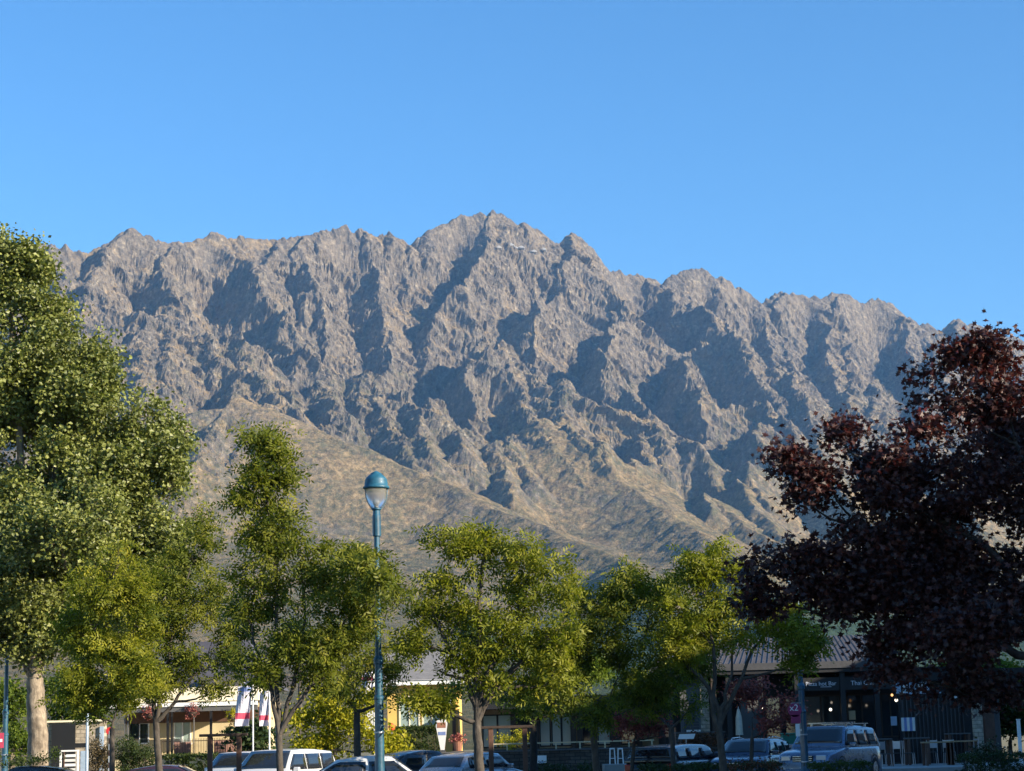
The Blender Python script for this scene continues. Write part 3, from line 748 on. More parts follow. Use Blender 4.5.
def tree(name, label, cat, Y, base, fork, lobes, leaf, bark, kind='pinnate', size=.125, spread=.18, per=13, dens=5,
         trunk_px=8, seed=1, gap=.25, stems=None, group=None, dsq=1.0, twig=.012, droop=.35, trunk_mid=None, ground=None, split=4, sub=.52, flatten=.8):
    rng = np.random.RandomState(seed)
    px = Y / 1983.0
    bx = PX(base[0], Y); gz = ground_z(bx, Y) if ground is None else ground
    root = empty(name, (bx, Y, gz)); O = np.array([bx, Y, gz])
    tag(root, label, cat, group)
    T = Tubes(); fk = np.array(P(fork[0], fork[1], Y)) - O
    r0 = trunk_px * px / 2
    pts = [np.zeros(3) - np.array([0, 0, .05])]
    if trunk_mid:
        for (u, v) in trunk_mid: pts.append(np.array(P(u, v, Y)) - O)
    pts.append(fk); pts = np.array(pts)
    tt = np.linspace(0, len(pts) - 1, 14); pp = np.stack([np.interp(tt, np.arange(len(pts)), pts[:, i]) for i in range(3)], 1)
    pp[1:-1] += rng.normal(0, r0 * .05, (12, 3))
    rr = r0 * (1.0 - .25 * np.linspace(0, 1, 14)); rr[0] *= 1.45; rr[1] *= 1.15
    T.add(pp, rr, 12 if r0 > .2 else 8)
    cen, own = clusters(lobes, Y, rng, dens * 1.5, gap, dsq, split, sub, flatten); cen = cen - O
    # main limbs: fork -> lobe centres, sharing a few stems
    lc = np.array([np.array(P(l[0], l[1] + l[3] * .25, Y + (l[4] if len(l) > 4 else 0))) - O for l in lobes])
    order = np.argsort(lc[:, 2]); paths = []
    if stems:
        for st in stems:
            sp = np.array([fk] + [np.array(P(u, v, Y)) - O for (u, v) in st]); n = 10
            t = np.linspace(0, len(sp) - 1, n); q = np.stack([np.interp(t, np.arange(len(sp)), sp[:, i]) for i in range(3)], 1)
            q[1:-1] += rng.normal(0, r0 * .25, (n - 2, 3))
            T.add(q, np.linspace(r0 * .62, r0 * .16, n), 7); paths.append((q, np.linspace(r0 * .62, r0 * .16, n)))
    for i in order:
        best = (fk, r0 * .5, np.linalg.norm(lc[i] - fk))
        for q, rq in paths:
            j = np.arange(len(q)); ok = q[:, 2] < lc[i][2] - .15 * np.linalg.norm(lc[i] - fk) * .3
            if not ok.any(): continue
            d = np.linalg.norm(q - lc[i], axis=1) + .35 * np.linalg.norm(q - fk, axis=1); d[~ok] = 1e9
            jj = int(np.argmin(d))
            if d[jj] < best[2] * 1.0: best = (q[jj], rq[jj] * .8, d[jj])
        L = np.linalg.norm(lc[i] - best[0])
        q = curve_pts(best[0], lc[i], rng, 8); r1 = max(min(best[1], r0 * .45), .018)
        rq = np.linspace(r1, max(r1 * .3, .010), 8)
        T.add(q, rq, 6); paths.append((q, rq))
    allp = np.concatenate([q[2:] for q, _ in paths]); allr = np.concatenate([r[2:] for _, r in paths])
    for c in cen[::1]:
        d = np.linalg.norm(allp - c, axis=1); j = int(np.argmin(d + .5 * np.maximum(0, allp[:, 2] - c[2])))
        q = curve_pts(allp[j], c, rng, 4, wob=.08)
        rs = min(allr[j] * .6, twig); T.add(q, np.linspace(rs, rs * .35, 4), 3)
    T.obj('trunk', BM[bark], root)
    tint = np.clip(.42 + rng.normal(0, .16, len(cen)), 0, 1)
    me = leaves_mesh('crown', cen, tint, rng, kind, size, spread, per, droop)
    link_mesh('crown', me, LM[leaf], root)
    return root
TREE_G = 'young ash trees along the car park'
tree('cottonwood_tree', 'huge old cottonwood with thick pale rough trunk at the far left', 'tree', 66, (40, 790), (35, 678),
     [(14,232,12,16),(2,240,12,14),(24,246,13,16),(-6,250,16,22),(18,252,18,20),(2,268,22,26),(38,262,12,18),(30,275,30,26),(-15,320,50,55),(50,318,36,32),(20,345,55,45),(80,352,34,30),(100,385,40,36),(45,400,55,45),(140,400,34,28),(-20,420,60,60),
      (160,440,32,34),(110,445,50,42),(60,470,60,50),(170,485,30,36),(150,520,42,42),(100,540,55,50),(10,500,60,60),(-40,520,60,60),(40,580,60,50),(-10,620,55,50),
      (185,535,18,26),(130,590,50,45),(70,630,40,30),(20,650,35,26),(170,580,30,30),(-60,600,50,60,-1),(30,600,55,36),(20,560,60,40),(55,640,46,26),(0,640,40,26),(110,500,60,50),(30,300,34,34),(70,400,50,46),(60,430,60,50,3),(60,520,60,60,-3),(10,400,60,60,3)],
     'poplar', 'pale', 'ovate', .145, .26, 56, 4.0, 22, 3, .08, trunk_mid=[(38,740),(36,705)], twig=.02, split=6, sub=.50, flatten=1.1, dsq=1.0,
     stems=[[(28,600),(20,500),(12,380),(10,280)],[(60,600),(95,520),(130,450)],[(10,620),(-20,520)],[(45,590),(55,480),(60,370)]])
tree('golden_ash_tree', 'yellow-green young ash just right of the pale cottonwood trunk', 'tree', 52, (113, 790), (112, 728),
     [(118,560,30,24),(105,590,34,30),(140,600,30,30),(90,630,36,30),(125,635,36,32),(75,665,26,24),(105,675,40,28),(140,665,28,28),(80,700,28,20),(118,700,26,18)],
     'ashy', 'grey', trunk_px=7, seed=11, group=TREE_G, dens=6.5)
tree('ash_tree', 'young ash with a low forked trunk in front of the pale verandah building', 'tree', 55, (163, 790), (156, 722),
     [(202,512,13,18),(206,535,16,16),(190,560,28,26),(160,575,30,28),(215,585,26,28),(180,610,36,30),(215,625,30,28),(150,630,30,26),(185,650,36,24),(225,655,22,24),(150,670,26,20),(212,688,22,18),(190,680,26,16),(150,690,22,8)],
     'ash', 'grey', trunk_px=8.5, seed=12, group=TREE_G, dens=5.0, stems=[[(150,690),(140,660)],[(160,690),(172,640),(190,570)],[(175,700),(205,660)]])
tree('ash_tree', 'tallest and slimmest young ash, left of the blue lamp post', 'tree', 45, (281, 790), (279, 735),
     [(246,436,9,16),(262,440,8,12),(277,448,9,18),(240,462,13,16),(258,470,20,20),(280,478,13,18),(238,492,17,15),(265,500,26,20),(285,520,22,22),(250,530,22,16),(275,545,30,22),(310,545,20,22),(240,560,20,18),(262,580,28,20),(305,575,30,24),(330,575,22,20),(240,605,22,22),(285,610,36,24),(325,610,30,26),(350,600,26,24),(255,640,28,22),(300,645,36,24),(340,640,32,24),(368,615,22,26),(378,580,18,22,-1.4),(355,560,20,16,-1),(235,655,20,18),(275,675,32,20),(325,672,30,18)],
     'ash', 'grey', trunk_px=9, seed=13, group=TREE_G, dens=6.5, gap=.25, stems=[[(277,680),(276,600),(272,520),(262,460)],[(300,700),(325,660),(345,620)],[(270,690),(255,640),(240,600)],[(292,690),(305,620),(300,560)]])
tree('ash_tree', 'small young ash directly behind the blue lamp post', 'tree', 54, (357, 790), (357, 712),
     [(350,555,24,18),(378,565,22,20),(335,590,26,24),(370,600,30,26),(395,590,16,20),(345,635,30,24),(385,640,24,26),(365,668,28,20),(335,670,24,18),(395,665,16,16),(393,688,12,9),(345,690,20,10)],
     'ash', 'grey', trunk_px=9, seed=14, group=TREE_G, dens=5.2)
tree('ash_tree', 'broad lit young ash with a thick trunk left of the timber frame and stone wall', 'tree', 46, (480, 790), (477, 722),
     [(436,538,14,12),(450,552,24,16),(470,540,16,14),(492,545,24,16),(520,555,26,20),(545,570,26,22),(440,580,22,20),(480,575,30,20),(515,590,34,24),(560,595,26,26),(425,610,22,24),(460,615,32,24),(505,625,38,24),(550,630,34,26),(430,640,24,20),(470,650,32,20),(515,655,36,22),(560,655,28,22),(440,668,24,14),(490,680,32,14),(545,682,32,14),(415,640,16,18),(424,698,20,5),(436,704,12,4)],
     'ashy', 'grey', trunk_px=12, seed=15, group=TREE_G, dens=5.2, stems=[[(470,680),(445,640),(430,600)],[(478,670),(480,600),(485,550)],[(495,690),(535,650),(565,620)],[(485,680),(515,620),(530,570)]])
tree('ash_tree', 'dark-leaved young ash between the stone wall notice and the red-leaved tree', 'tree', 51, (598, 790), (593, 728),
     [(600,582,26,20),(625,590,26,20),(575,605,26,24),(610,615,36,24),(650,600,24,20),(645,630,32,24),(580,645,34,26),(620,655,38,26),(660,655,26,26),(565,675,34,24),(610,690,40,22),(650,690,32,22),(555,700,26,16),(595,715,30,12),(630,580,20,12),(575,590,22,18)],
     'ash', 'grey', trunk_px=9, seed=16, group=TREE_G, dens=6.4)
tree('ash_tree', 'open-branched yellow-green young ash in front of the metal shop roof', 'tree', 50, (725, 790), (719, 728),
     [(690,560,18,14),(712,556,18,14),(700,580,28,20),(738,572,20,16),(680,608,24,22),(718,605,28,20),(745,598,18,16),(668,638,20,18),(705,632,28,18),(742,632,26,14),(775,620,22,14),(798,618,20,13),(790,638,28,16),(812,645,14,12),(798,658,22,12),(690,655,22,14)],
     'ashy', 'grey', trunk_px=9, seed=17, group=TREE_G, dens=6.0, stems=[[(708,690),(680,655),(655,640)],[(716,680),(712,630),(705,580)],[(735,690),(752,650),(775,625)],[(728,690),(735,640)]])
tree('ash_tree', 'shaded ash behind the others with drooping dark crown over the parked van', 'tree', 60, (672, 790), (672, 728),
     [(680,585,22,18),(660,600,26,22),(690,630,26,22),(670,665,34,24),(700,660,28,22),(650,700,26,20),(690,700,26,20),(715,640,20,16),(640,675,26,20),(625,700,20,12)],
     'ash', 'grey', trunk_px=6, seed=18, group=TREE_G, dens=5.5)
tree('ash_tree', 'shaded ash behind the timber frame beside the patio', 'tree', 64, (533, 790), (533, 720),
     [(520,650,30,20),(560,650,30,22),(590,670,30,22),(545,670,30,22),(500,690,32,20),(535,695,36,22),(570,700,30,20),(455,690,24,16)],
     'ashd', 'dark', trunk_px=9, seed=19, group=TREE_G, dens=6)
tree('maple_tree', 'large dark purple-red maple filling the right edge', 'tree', 26, (1062, 800), (1058, 690),
     [(957,352,9,9),(985,345,12,8),(1000,362,26,16),(932,372,14,8),(970,382,30,18),(1015,395,40,28),(950,405,32,18),(990,425,46,26),(925,430,28,14),(1040,440,40,50),
      (838,432,11,9),(850,450,20,9),(786,448,10,9),(793,460,12,7),(885,462,36,12),(940,462,50,22),(830,478,26,14),(985,470,46,26),(880,492,52,24),(812,502,24,16),(838,498,26,16),(815,475,16,9),(850,512,30,16),(935,510,46,24),(1015,500,26,20),(845,525,40,20),(785,530,18,11),
      (900,540,46,22),(770,552,26,12),(820,552,34,18),(870,568,44,20),(940,562,30,20),(1030,585,34,40),(760,575,20,12),(810,585,36,20),(900,590,42,22),(960,595,36,24),(768,602,20,10),(860,608,44,20),(930,622,44,24),(1000,620,34,26),
      (880,640,34,16),(960,650,44,24),(1020,670,34,30),(905,665,30,14),(950,684,36,14),(1000,700,30,16),(1010,560,26,16),(965,545,26,14),(1005,590,30,18),(985,655,40,26),(850,585,40,24),(800,560,34,16),(920,600,50,30),(1060,520,50,60,1),(1080,620,50,60),(1010,450,50,40,1.2),(920,560,60,50,1.2),(890,480,50,35,.9),(960,620,60,40,-1)],
     'maple', 'dark', 'palmate', .092, .15, 44, 22, 22, 21, .22, twig=.010, dsq=.9, droop=.15, split=4, sub=.55, flatten=.62,
     stems=[[(1040,620),(1000,560),(960,525),(900,505)],[(1055,600),(1040,500),(1010,420)],[(1035,660),(980,630),(900,600)]])
tree('japanese_maple_tree', 'small round red-leaved tree in front of the patio seats', 'tree', 62, (628, 790), (634, 742),
     [(640,712,16,9),(622,722,14,10),(650,724,14,10),(636,730,18,9),(660,735,7,6)], 'red', 'grey', 'ovate', .09, .2, 55, 7, 5, 22, .15)
tree('japanese_maple_tree', 'pinkish red-leaved tree beside the right-hand blue lamp post', 'tree', 61, (748, 790), (752, 738),
     [(765,686,20,9),(748,696,14,9),(782,698,14,11),(765,704,20,10),(790,712,9,10),(752,716,12,8),(775,722,12,8),(740,690,7,7)], 'red', 'grey', 'ovate', .09, .2, 50, 6, 5, 23, .2)
tree('golden_shrub_tree', 'bright yellow-green shrubby tree behind the white van', 'tree', 70, (335, 790), (335, 750),
     [(303,722,18,18),(330,712,24,20),(355,722,22,20),(310,745,24,14),(340,742,26,16),(375,742,18,14),(395,745,10,9),(365,700,12,12),(322,695,14,10)], 'gold', 'grey', 'ovate', .13, .25, 60, 7, 5, 24, .2)
tree('leafy_tree', 'sunlit broadleaf tree behind the cottonwood trunk at the left edge', 'tree', 80, (14, 780), (12, 745),
     [(0,690,20,18),(20,700,16,18),(8,725,22,20),(-20,700,20,30),(18,745,14,14)], 'ashd', 'pale', 'ovate', .16, .3, 60, 5, 8, 25, .2)
tree('leafy_tree', 'leafy green tree behind the stone entry wall at left', 'tree', 82, (75, 780), (75, 745),
     [(70,690,24,20),(95,700,20,20),(60,712,16,14),(85,720,22,14)], 'ashd', 'grey', 'ovate', .16, .3, 55, 4, 5, 26, .3)
for k, (u, v, ru, rv, s) in enumerate([(480, 640, 22, 30, 31), (975, 676, 50, 24, 33), (1010, 716, 30, 22, 34), (250, 735, 16, 14, 35), (300, 640, 30, 20, 37)]):
    lab = ['dark evergreen tree rising behind the yellow house', 'low green tree behind the glass screen at right', 'leafy tree behind the white bollard post at the right edge',
           'dark tree behind the promotional flags', 'evergreen tree on the rise beyond the pale building'][k]
    tree('background_tree', lab, 'tree', [98, 92, 86, 84, 130][k], (u, 775), (u, v + rv * 1.1),
         [(u - ru * .4, v, ru * .6, rv * .8), (u + ru * .4, v + rv * .1, ru * .6, rv * .7), (u, v - rv * .4, ru * .6, rv * .6), (u, v + rv * .4, ru * .7, rv * .5)],
         ['fir', 'ashd', 'shrub', 'fir', 'fir'][k], 'grey', 'ovate', .2, .35, 45, 4, 5, s, .2)

def shrub(name, label, cat, Y, boxes, leaf, seed, kind='ovate', size=.07, spread=.1, per=26, dens=26, group=None, gz=None):
    """low plant mass: clusters fill flattened lobes from the ground up"""
    rng = np.random.RandomState(seed); u0 = boxes[0][0]; bx = PX(u0, Y); g = ground_z(bx, Y) if gz is None else gz
    O = np.array([bx, Y, g]); root = empty(name, tuple(O)); tag(root, label, cat, group)
    cen, _ = clusters(boxes, Y, rng, dens, .0, 1.0); cen = cen - O; cen = cen[cen[:, 2] > .03]
    T = Tubes()
    for c in cen[::6]:
        b = np.array([c[0] * .9, c[1] * .7, 0.0]); T.add(curve_pts(b, c, rng, 4), np.linspace(.012, .005, 4), 3)
    T.obj('stem', BM['grey'], root)
    link_mesh('foliage', leaves_mesh('foliage', cen, np.clip(.42 + rng.normal(0, .15, len(cen)), 0, 1), rng, kind, size, spread, per, .1), LM[leaf], root)
    return root
def hedge(name, label, u0, u1, v0, Y, depth, leaf, seed, gz=None, size=.06):
    rng = np.random.RandomState(seed); x0, x1 = PX(u0, Y), PX(u1, Y); g = ground_z((x0 + x1) / 2, Y) if gz is None else gz
    setu((u0 + u1) / 2); h = PZ(v0, Y) - g; O = np.array([(x0 + x1) / 2, Y + depth / 2, g]); root = empty(name, tuple(O)); tag(root, label, 'hedge')
    n = int((x1 - x0) * (h + depth) * 90)
    p = rng.rand(n, 3) * np.array([x1 - x0, depth, h]) + np.array([-(x1 - x0) / 2, -depth / 2, 0])
    f = rng.randint(0, 4, n)
    p[f == 0, 1] = -depth / 2; p[f == 1, 2] = h; p[f == 2, 1] = depth / 2
    p[:, 2] += .06 * perlin(p[:, 0] * 1.3 + seed, p[:, 1] * 2)
    T = Tubes()
    for k in range(int((x1 - x0) * 3) + 2):
        x = rng.uniform(-(x1 - x0) / 2 * .95, (x1 - x0) / 2 * .95); T.add([(x, 0, 0), (x + .05, .03, h * .5), (x - .03, 0, h * .85)], [.02, .014, .008], 4)
    T.obj('stem', BM['grey'], root)
    link_mesh('foliage', leaves_mesh('foliage', p, np.clip(.4 + rng.normal(0, .15, n), 0, 1), rng, 'ovate', size, .05, 14, .0), LM[leaf], root)
    return root
# ---------------------------------------------------------------- buildings
def glass_mat(name, col=(.02, .03, .035), rough=.05):
    m, nt, b = new_mat(name)
    b.inputs['Base Color'].default_value = (*col, 1); b.inputs['Roughness'].default_value = rough
    b.inputs['Specular IOR Level'].default_value = .9
    tc = nt.nodes.new('ShaderNodeTexCoord'); n = noise(nt, 1.2, 2, .5, tc.outputs['Object']); bump(nt, b, n.outputs[0], .08, .02)
    return m
def emit_mat(name, col, s):
    m = bpy.data.materials.new(name); m.use_nodes = True; nt = m.node_tree; nt.nodes.clear()
    o = nt.nodes.new('ShaderNodeOutputMaterial'); e = nt.nodes.new('ShaderNodeEmission'); e.inputs[0].default_value = (*col, 1); e.inputs[1].default_value = s
    nt.links.new(e.outputs[0], o.inputs[0]); return m
def stone_mat(name, c1, c2, mortar, bw=.35, bh=.12):
    m, nt, b = new_mat(name)
    tc = nt.nodes.new('ShaderNodeTexCoord'); mp = nt.nodes.new('ShaderNodeMapping'); mp.inputs['Rotation'].default_value = (math.pi / 2, 0, 0)
    nt.links.new(tc.outputs['Object'], mp.inputs[0])
    nd = noise(nt, 2.5, 3, .6, mp.outputs[0])
    w = mix(nt, .06, mp.outputs[0], nd.outputs[1])
    br = nt.nodes.new('ShaderNodeTexBrick'); br.inputs['Scale'].default_value = 1; br.inputs['Brick Width'].default_value = bw; br.inputs['Row Height'].default_value = bh
    br.inputs['Mortar Size'].default_value = .012; br.inputs['Bias'].default_value = -.1; br.inputs['Mortar Smooth'].default_value = .3
    br.inputs['Color1'].default_value = (*c1, 1); br.inputs['Color2'].default_value = (*c2, 1); br.inputs['Mortar'].default_value = (*mortar, 1)
    nt.links.new(w, br.inputs[0])
    n = noise(nt, 6, 5, .6, tc.outputs['Object'])
    c = mix(nt, .7, br.outputs[0], ramp(nt, [(.3, (.5, .5, .5)), (.7, (1.4, 1.35, 1.3))], n.outputs[0]).outputs[0], 'MULTIPLY')
    nt.links.new(c, b.inputs['Base Color']); b.inputs['Roughness'].default_value = .9
    bump(nt, b, br.outputs['Fac'], -.8, .02); return m
def seam_roof(name, col, pitch=.4, axis=0, rough=.45):
    m, nt, b = new_mat(name)
    tc = nt.nodes.new('ShaderNodeTexCoord'); s = nt.nodes.new('ShaderNodeSeparateXYZ'); nt.links.new(tc.outputs['Object'], s.inputs[0])
    n = noise(nt, 1.5, 5, .6, tc.outputs['Object'])
    c = ramp(nt, [(.3, [x * .8 for x in col]), (.7, [x * 1.2 for x in col])], n.outputs[0])
    nt.links.new(c.outputs[0], b.inputs['Base Color']); b.inputs['Roughness'].default_value = rough; b.inputs['Metallic'].default_value = .3
    return m
M = dict(
 cream=mat('cream_render', (.58, .48, .29), .85, var=.16, scale=.9, bmp=.2),
 cream2=mat('pale_cream_fascia', (.78, .70, .50), .7, var=.05, scale=3),
 white=M_WHITE, offwhite=mat('off_white_board', (.66, .65, .62), .6, var=.08),
 groof=seam_roof('grey_purple_iron_roof', (.12, .108, .108)), roofdark=mat('dark_roof_flank', (.07, .065, .07), .6),
 timber=mat('dark_stained_timber', (.05, .032, .022), .75, var=.3, scale=8, bmp=.4), brown=mat('red_brown_timber', (.11, .055, .035), .7, var=.25, scale=6, bmp=.3),
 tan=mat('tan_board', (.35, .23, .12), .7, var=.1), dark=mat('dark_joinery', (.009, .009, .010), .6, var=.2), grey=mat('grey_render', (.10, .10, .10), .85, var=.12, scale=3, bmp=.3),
 grey2=mat('mid_grey_paint', (.05, .05, .053), .6), glass=glass_mat('window_glass'), paleglass=glass_mat('pale_curtained_glass', (.28, .36, .33), .12),
 mauve=mat('terracotta_panel', (.36, .20, .16), .8, var=.1), yellow=mat('yellow_render', (.68, .45, .12), .8, var=.16, scale=1.1, bmp=.2), shingle=mat('weathered_grey_roof', (.20, .19, .18), .8, var=.2, scale=4, bmp=.5),
 stone=stone_mat('stacked_schist_stone', (.055, .046, .038), (.11, .095, .08), (.015, .013, .012)), lstone=stone_mat('pale_schist_stone', (.34, .29, .22), (.46, .40, .31), (.20, .17, .13), .3, .14),
 brick=stone_mat('brick', (.22, .12, .09), (.30, .17, .12), (.30, .28, .25), .24, .08), teal=mat('teal_blue_paint', (.012, .075, .125), .45, var=.35, scale=5, bmp=.15, coat=.3), tealc=mat('bright_teal_cap_paint', (.016, .10, .16), .5, var=.25, scale=7, coat=.1),
 metal=mat('galvanised_steel', (.42, .43, .45), .4, .7, .1), black=mat('black_rubber', (.015, .015, .016), .7), red=mat('red_paint', (.55, .03, .03), .5), pink=mat('magenta_banner_cloth', (.30, .03, .10), .7, var=.12),
 banner=mat('pale_banner_cloth', (.50, .49, .56), .75, var=.1, scale=2), bannerred=mat('red_banner_print', (.50, .05, .10), .75), bannerblue=mat('blue_banner_print', (.16, .22, .42), .75),
 pot=mat('terracotta_pot', (.28, .12, .07), .8), orange=mat('orange_ball_paint', (.75, .13, .03), .5), lblue=mat('pale_blue_grey_paint', (.33, .42, .52), .5), green=mat('green_bin_plastic', (.01, .16, .10), .5),
 cloth=mat('cream_canvas', (.55, .50, .40), .85), lamp=emit_mat('warm_lamp_glow', (1, .86, .68), 1.6), lampo=emit_mat('orange_lamp_glow', (1, .5, .2), .8), bark=BM['grey'])
def X_(u, Y): return PX(u, Y)
def win(parent, u0, u1, v0, v1, Y, frame='white', glass='glass', mull=(), t=.06, sill=None):
    """a window on a wall whose face is at Y: frame standing proud with pane behind it"""
    x0, x1, z1, z0 = X_(u0, Y), X_(u1, Y), PZ(v0, Y), PZ(v1, Y)
    f = Box(); y0, y1 = Y - .05, Y + .03
    f.box(x0 - t, x1 + t, y0, y1, z1, z1 + t).box(x0 - t, x1 + t, y0, y1, z0 - t, z0).box(x0 - t, x0, y0, y1, z0, z1).box(x1, x1 + t, y0, y1, z0, z1)
    for m in mull: x = X_(m, Y); f.box(x - .03, x + .03, y0 + .01, y1, z0, z1)
    w = f.obj('window', M[frame], parent)
    Box().box(x0, x1, Y - .012, Y - .004, z0, z1).obj('pane', M[glass], w)
    if sill: Box().box(x0 - .12, x1 + .12, Y - .14, Y - .052, z0 - .12, z0 - t - .002).obj('sill', M[sill], w)
    return w
# --- pale verandah building
Y0 = 86.0
setu(215)
b = empty('verandah_building', (X_(180, Y0), Y0 + 3, 0)); tag(b, 'cream building with a posted verandah and grey hipped roof behind the ash trees', 'building')
def par(o, root):
    for x in (o if isinstance(o, (list, tuple)) else [o]):
        x.parent = root; x.matrix_parent_inverse = Matrix.Translation(-Vector(root.location))
    return o
class PB(Box):
    def obj(s, name, m, parent=None, **k):
        if parent is not None and parent.type == 'EMPTY' and parent.parent is None:
            L = parent.location; s.v = [(x - L.x, y - L.y, z - L.z) for x, y, z in s.v]
        return Box.obj(s, name, m, parent, **k)
_Box = Box
Box_ = Box
def winp(root, *a, **k):
    w = win(None, *a, **k)
    L = root.location
    for o in [w] + list(w.children): o.data.transform(Matrix.Translation(-L))
    w.parent = root; return w
xa, xb = X_(116, Y0), X_(256, Y0); fl = PZ(757, Y0)
PB().box(xa, xb, Y0 + 1.8, Y0 + 9, 0, PZ(700, Y0)).obj('wall', M['cream'], b)
PB().box(xa - .1, xb, Y0 - .3, Y0 + 1.8, 0, fl).obj('verandah_base', M['cream'], b)
PB().box(xa - .2, xb + .1, Y0 - .1, Y0 + 1.8, PZ(701, Y0), PZ(687, Y0)).obj('parapet', M['cream2'], b)
PB().box(xa - .2, xb + .1, Y0 - .42, Y0 - .1, PZ(706, Y0), PZ(702, Y0)).obj('verandah_beam', M['white'], b)
PB().box(xa - .2, xb + .1, Y0 - .36, Y0 - .12, PZ(711, Y0), PZ(706, Y0) - .003).obj('verandah_soffit', M['grey'], b)
PB().box(xa, xb, Y0 + 1.72, Y0 + 1.797, PZ(721, Y0), PZ(707, Y0)).obj('painted_shade_band', M['brown'], b)  # brown strip stands in for the shade under the verandah roof
for u, w in ((126, 1.0), (129, 1.2), (169, 2.2), (173, 1.6), (212, 2.0), (195, .8)):
    x = X_(u, Y0); PB().box(x - .025 * w, x + .025 * w, Y0 - .34, Y0 - .24, 0 if w > .9 else fl, PZ(711, Y0)).obj('verandah_post', M['dark' if w > 1.5 else 'grey'], b)
winp(b, 131, 138, 712, 736, Y0 + 1.8, 'dark', 'glass'); winp(b, 175, 190, 720, 741, Y0 + 1.8, 'white', 'paleglass', (182.5,), .05, 'white')
winp(b, 140, 148, 722, 741, Y0 + 1.8, 'white', 'glass')
ra = PB(); z0, z1 = PZ(687, Y0) + .02, PZ(640, Y0 + 5)
x0, x1, y0, y1 = xa - .6, xb + .3, Y0 + 2.0, Y0 + 10
A, B_, C, D = (x0, y0, z0), (x1, y0, z0), (x1, y1, z0), (x0, y1, z0); E, Fv = (x0 + 3.2, (y0 + y1) / 2, z1), (x1 - 1.4, (y0 + y1) / 2, z1)
ra.quad(A, B_, Fv, E); ra.quad(C, D, E, Fv); ra.quad(B_, C, Fv); ra.quad(D, A, E); ra.quad(D, C, B_, A)
ra.obj('roof', M['groof'], b)
rl = Box(); 
ra2 = PB().box(xa + 3.4, xb + 1.4, Y0 + 1.82, Y0 + 2.6, PZ(687, Y0) + .03, PZ(676, Y0)); ra2.obj('roof_flank', M['roofdark'], b)
fz = PZ(740, Y0)
f = PB(); f.box(X_(163, Y0), X_(238, Y0), Y0 - .31, Y0 - .28, fz - .03, fz).box(X_(163, Y0), X_(238, Y0), Y0 - .31, Y0 - .28, fl + .04, fl + .07)
for i in range(48): x = X_(163, Y0) + i * (X_(238, Y0) - X_(163, Y0)) / 47; f.box(x - .009, x + .009, Y0 - .305, Y0 - .288, fl, fz + .09)
f.obj('balustrade', M['timber'], b)
PB().box(X_(214, Y0), X_(236, Y0), Y0 - .02, Y0 + .03, fl, fz - .02).obj('screen_panel', M['mauve'], b)
PB().box(X_(174, Y0), X_(191, Y0), Y0 - .02, Y0 + .03, fl, fz - .05).obj('screen_panel', M['mauve'], b)
def hanging_basket(u, v, Y, lab):
    setu(u); r = empty('hanging_basket', (X_(u, Y), Y, PZ(v, Y))); tag(r, lab, 'hanging basket', 'hanging baskets of the verandah')
    Box().lathe([(.05, -.26), (.16, -.18), (.2, -.02), (.2, 0)], k=12).obj('basket', M['timber'], r)
    q = Box()
    for i in range(3): t = i * 2.09; q.bar((.19 * math.cos(t), .19 * math.sin(t), 0), (0, 0, .45), .006, 4)
    q.obj('chain', M['metal'], r); rng = np.random.RandomState(int(u))
    c = rng.normal(0, .13, (50, 3)); c[:, 2] += .06
    link_mesh('flowers', leaves_mesh('flowers', c, np.clip(rng.rand(50), 0, 1), rng, 'ovate', .07, .05, 9, .2), LM['gold' if u > 200 else 'red'], r)
hanging_basket(232, 715, Y0 - .6, 'hanging basket of yellow and pink flowers left of the pale flags')
hanging_basket(192, 712, Y0 - .6, 'hanging basket of red flowers above the curtained verandah window')
hanging_basket(150, 713, Y0 - .6, 'hanging basket of pink flowers by the left verandah posts')
# --- stone entry wall, dark panel, slatted gate, cabinet and posts at far left
setu(80)
w = empty('entry_wall', (X_(85, 80), 80, 0)); tag(w, 'pale stone entry wall with a big dark opening, between the cottonwood trunk and the verandah', 'wall')
PB().box(X_(48, 80), X_(104, 80), 80, 80.5, 0, PZ(722, 80)).obj('wall', M['lstone'], w)
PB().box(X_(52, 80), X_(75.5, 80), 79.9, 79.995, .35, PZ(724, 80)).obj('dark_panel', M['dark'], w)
PB().box(X_(46, 80), X_(105, 80), 79.85, 80.55, PZ(722, 80) + .003, PZ(720, 80)).obj('coping', M['cream2'], w)
PB().box(X_(100, 80), X_(104, 80), 79.9, 79.996, .5, PZ(727, 80)).obj('corner_trim', M['lblue'], w)
setu(69)
g = empty('slatted_sign_stand', (X_(69, 74), 74, 0)); tag(g, 'white framed stand with pale slats in front of the dark opening', 'stand')
q = PB(); x0, x1, zt = X_(60, 74), X_(79, 74), PZ(750, 74); q.box(x0, x1, 73.96, 74.04, zt - .06, zt).box(x0, x0 + .07, 73.96, 74.04, 0, zt - .06).box(x1 - .07, x1, 73.96, 74.04, 0, zt - .06); q.obj('frame', M['white'], g)
for i in range(7):
    z = zt - .16 - i * .17; PB().box(X_(65, 74), X_(76.5, 74), 73.98, 74.02, z - .10, z).obj('slat', M['white' if i % 2 == 0 else 'offwhite'], g)
PB().box(X_(64, 74), X_(65, 74) - .002, 73.97, 74.03, 0, zt - .06).obj('upright', M['brown'], g)
setu(84)
g = empty('utility_cabinet', (X_(84, 73), 73, 0)); tag(g, 'pale blue-grey utility cabinet beside the slatted stand', 'cabinet')
PB().box(X_(81, 73), X_(87, 73), 72.9, 73.3, 0, PZ(751, 73)).obj('body', M['lblue'], g, bevel=.015); PB().box(X_(81.4, 73), X_(86.6, 73), 72.88, 72.898, .1, PZ(752.5, 73)).obj('door', M['lblue'], g)
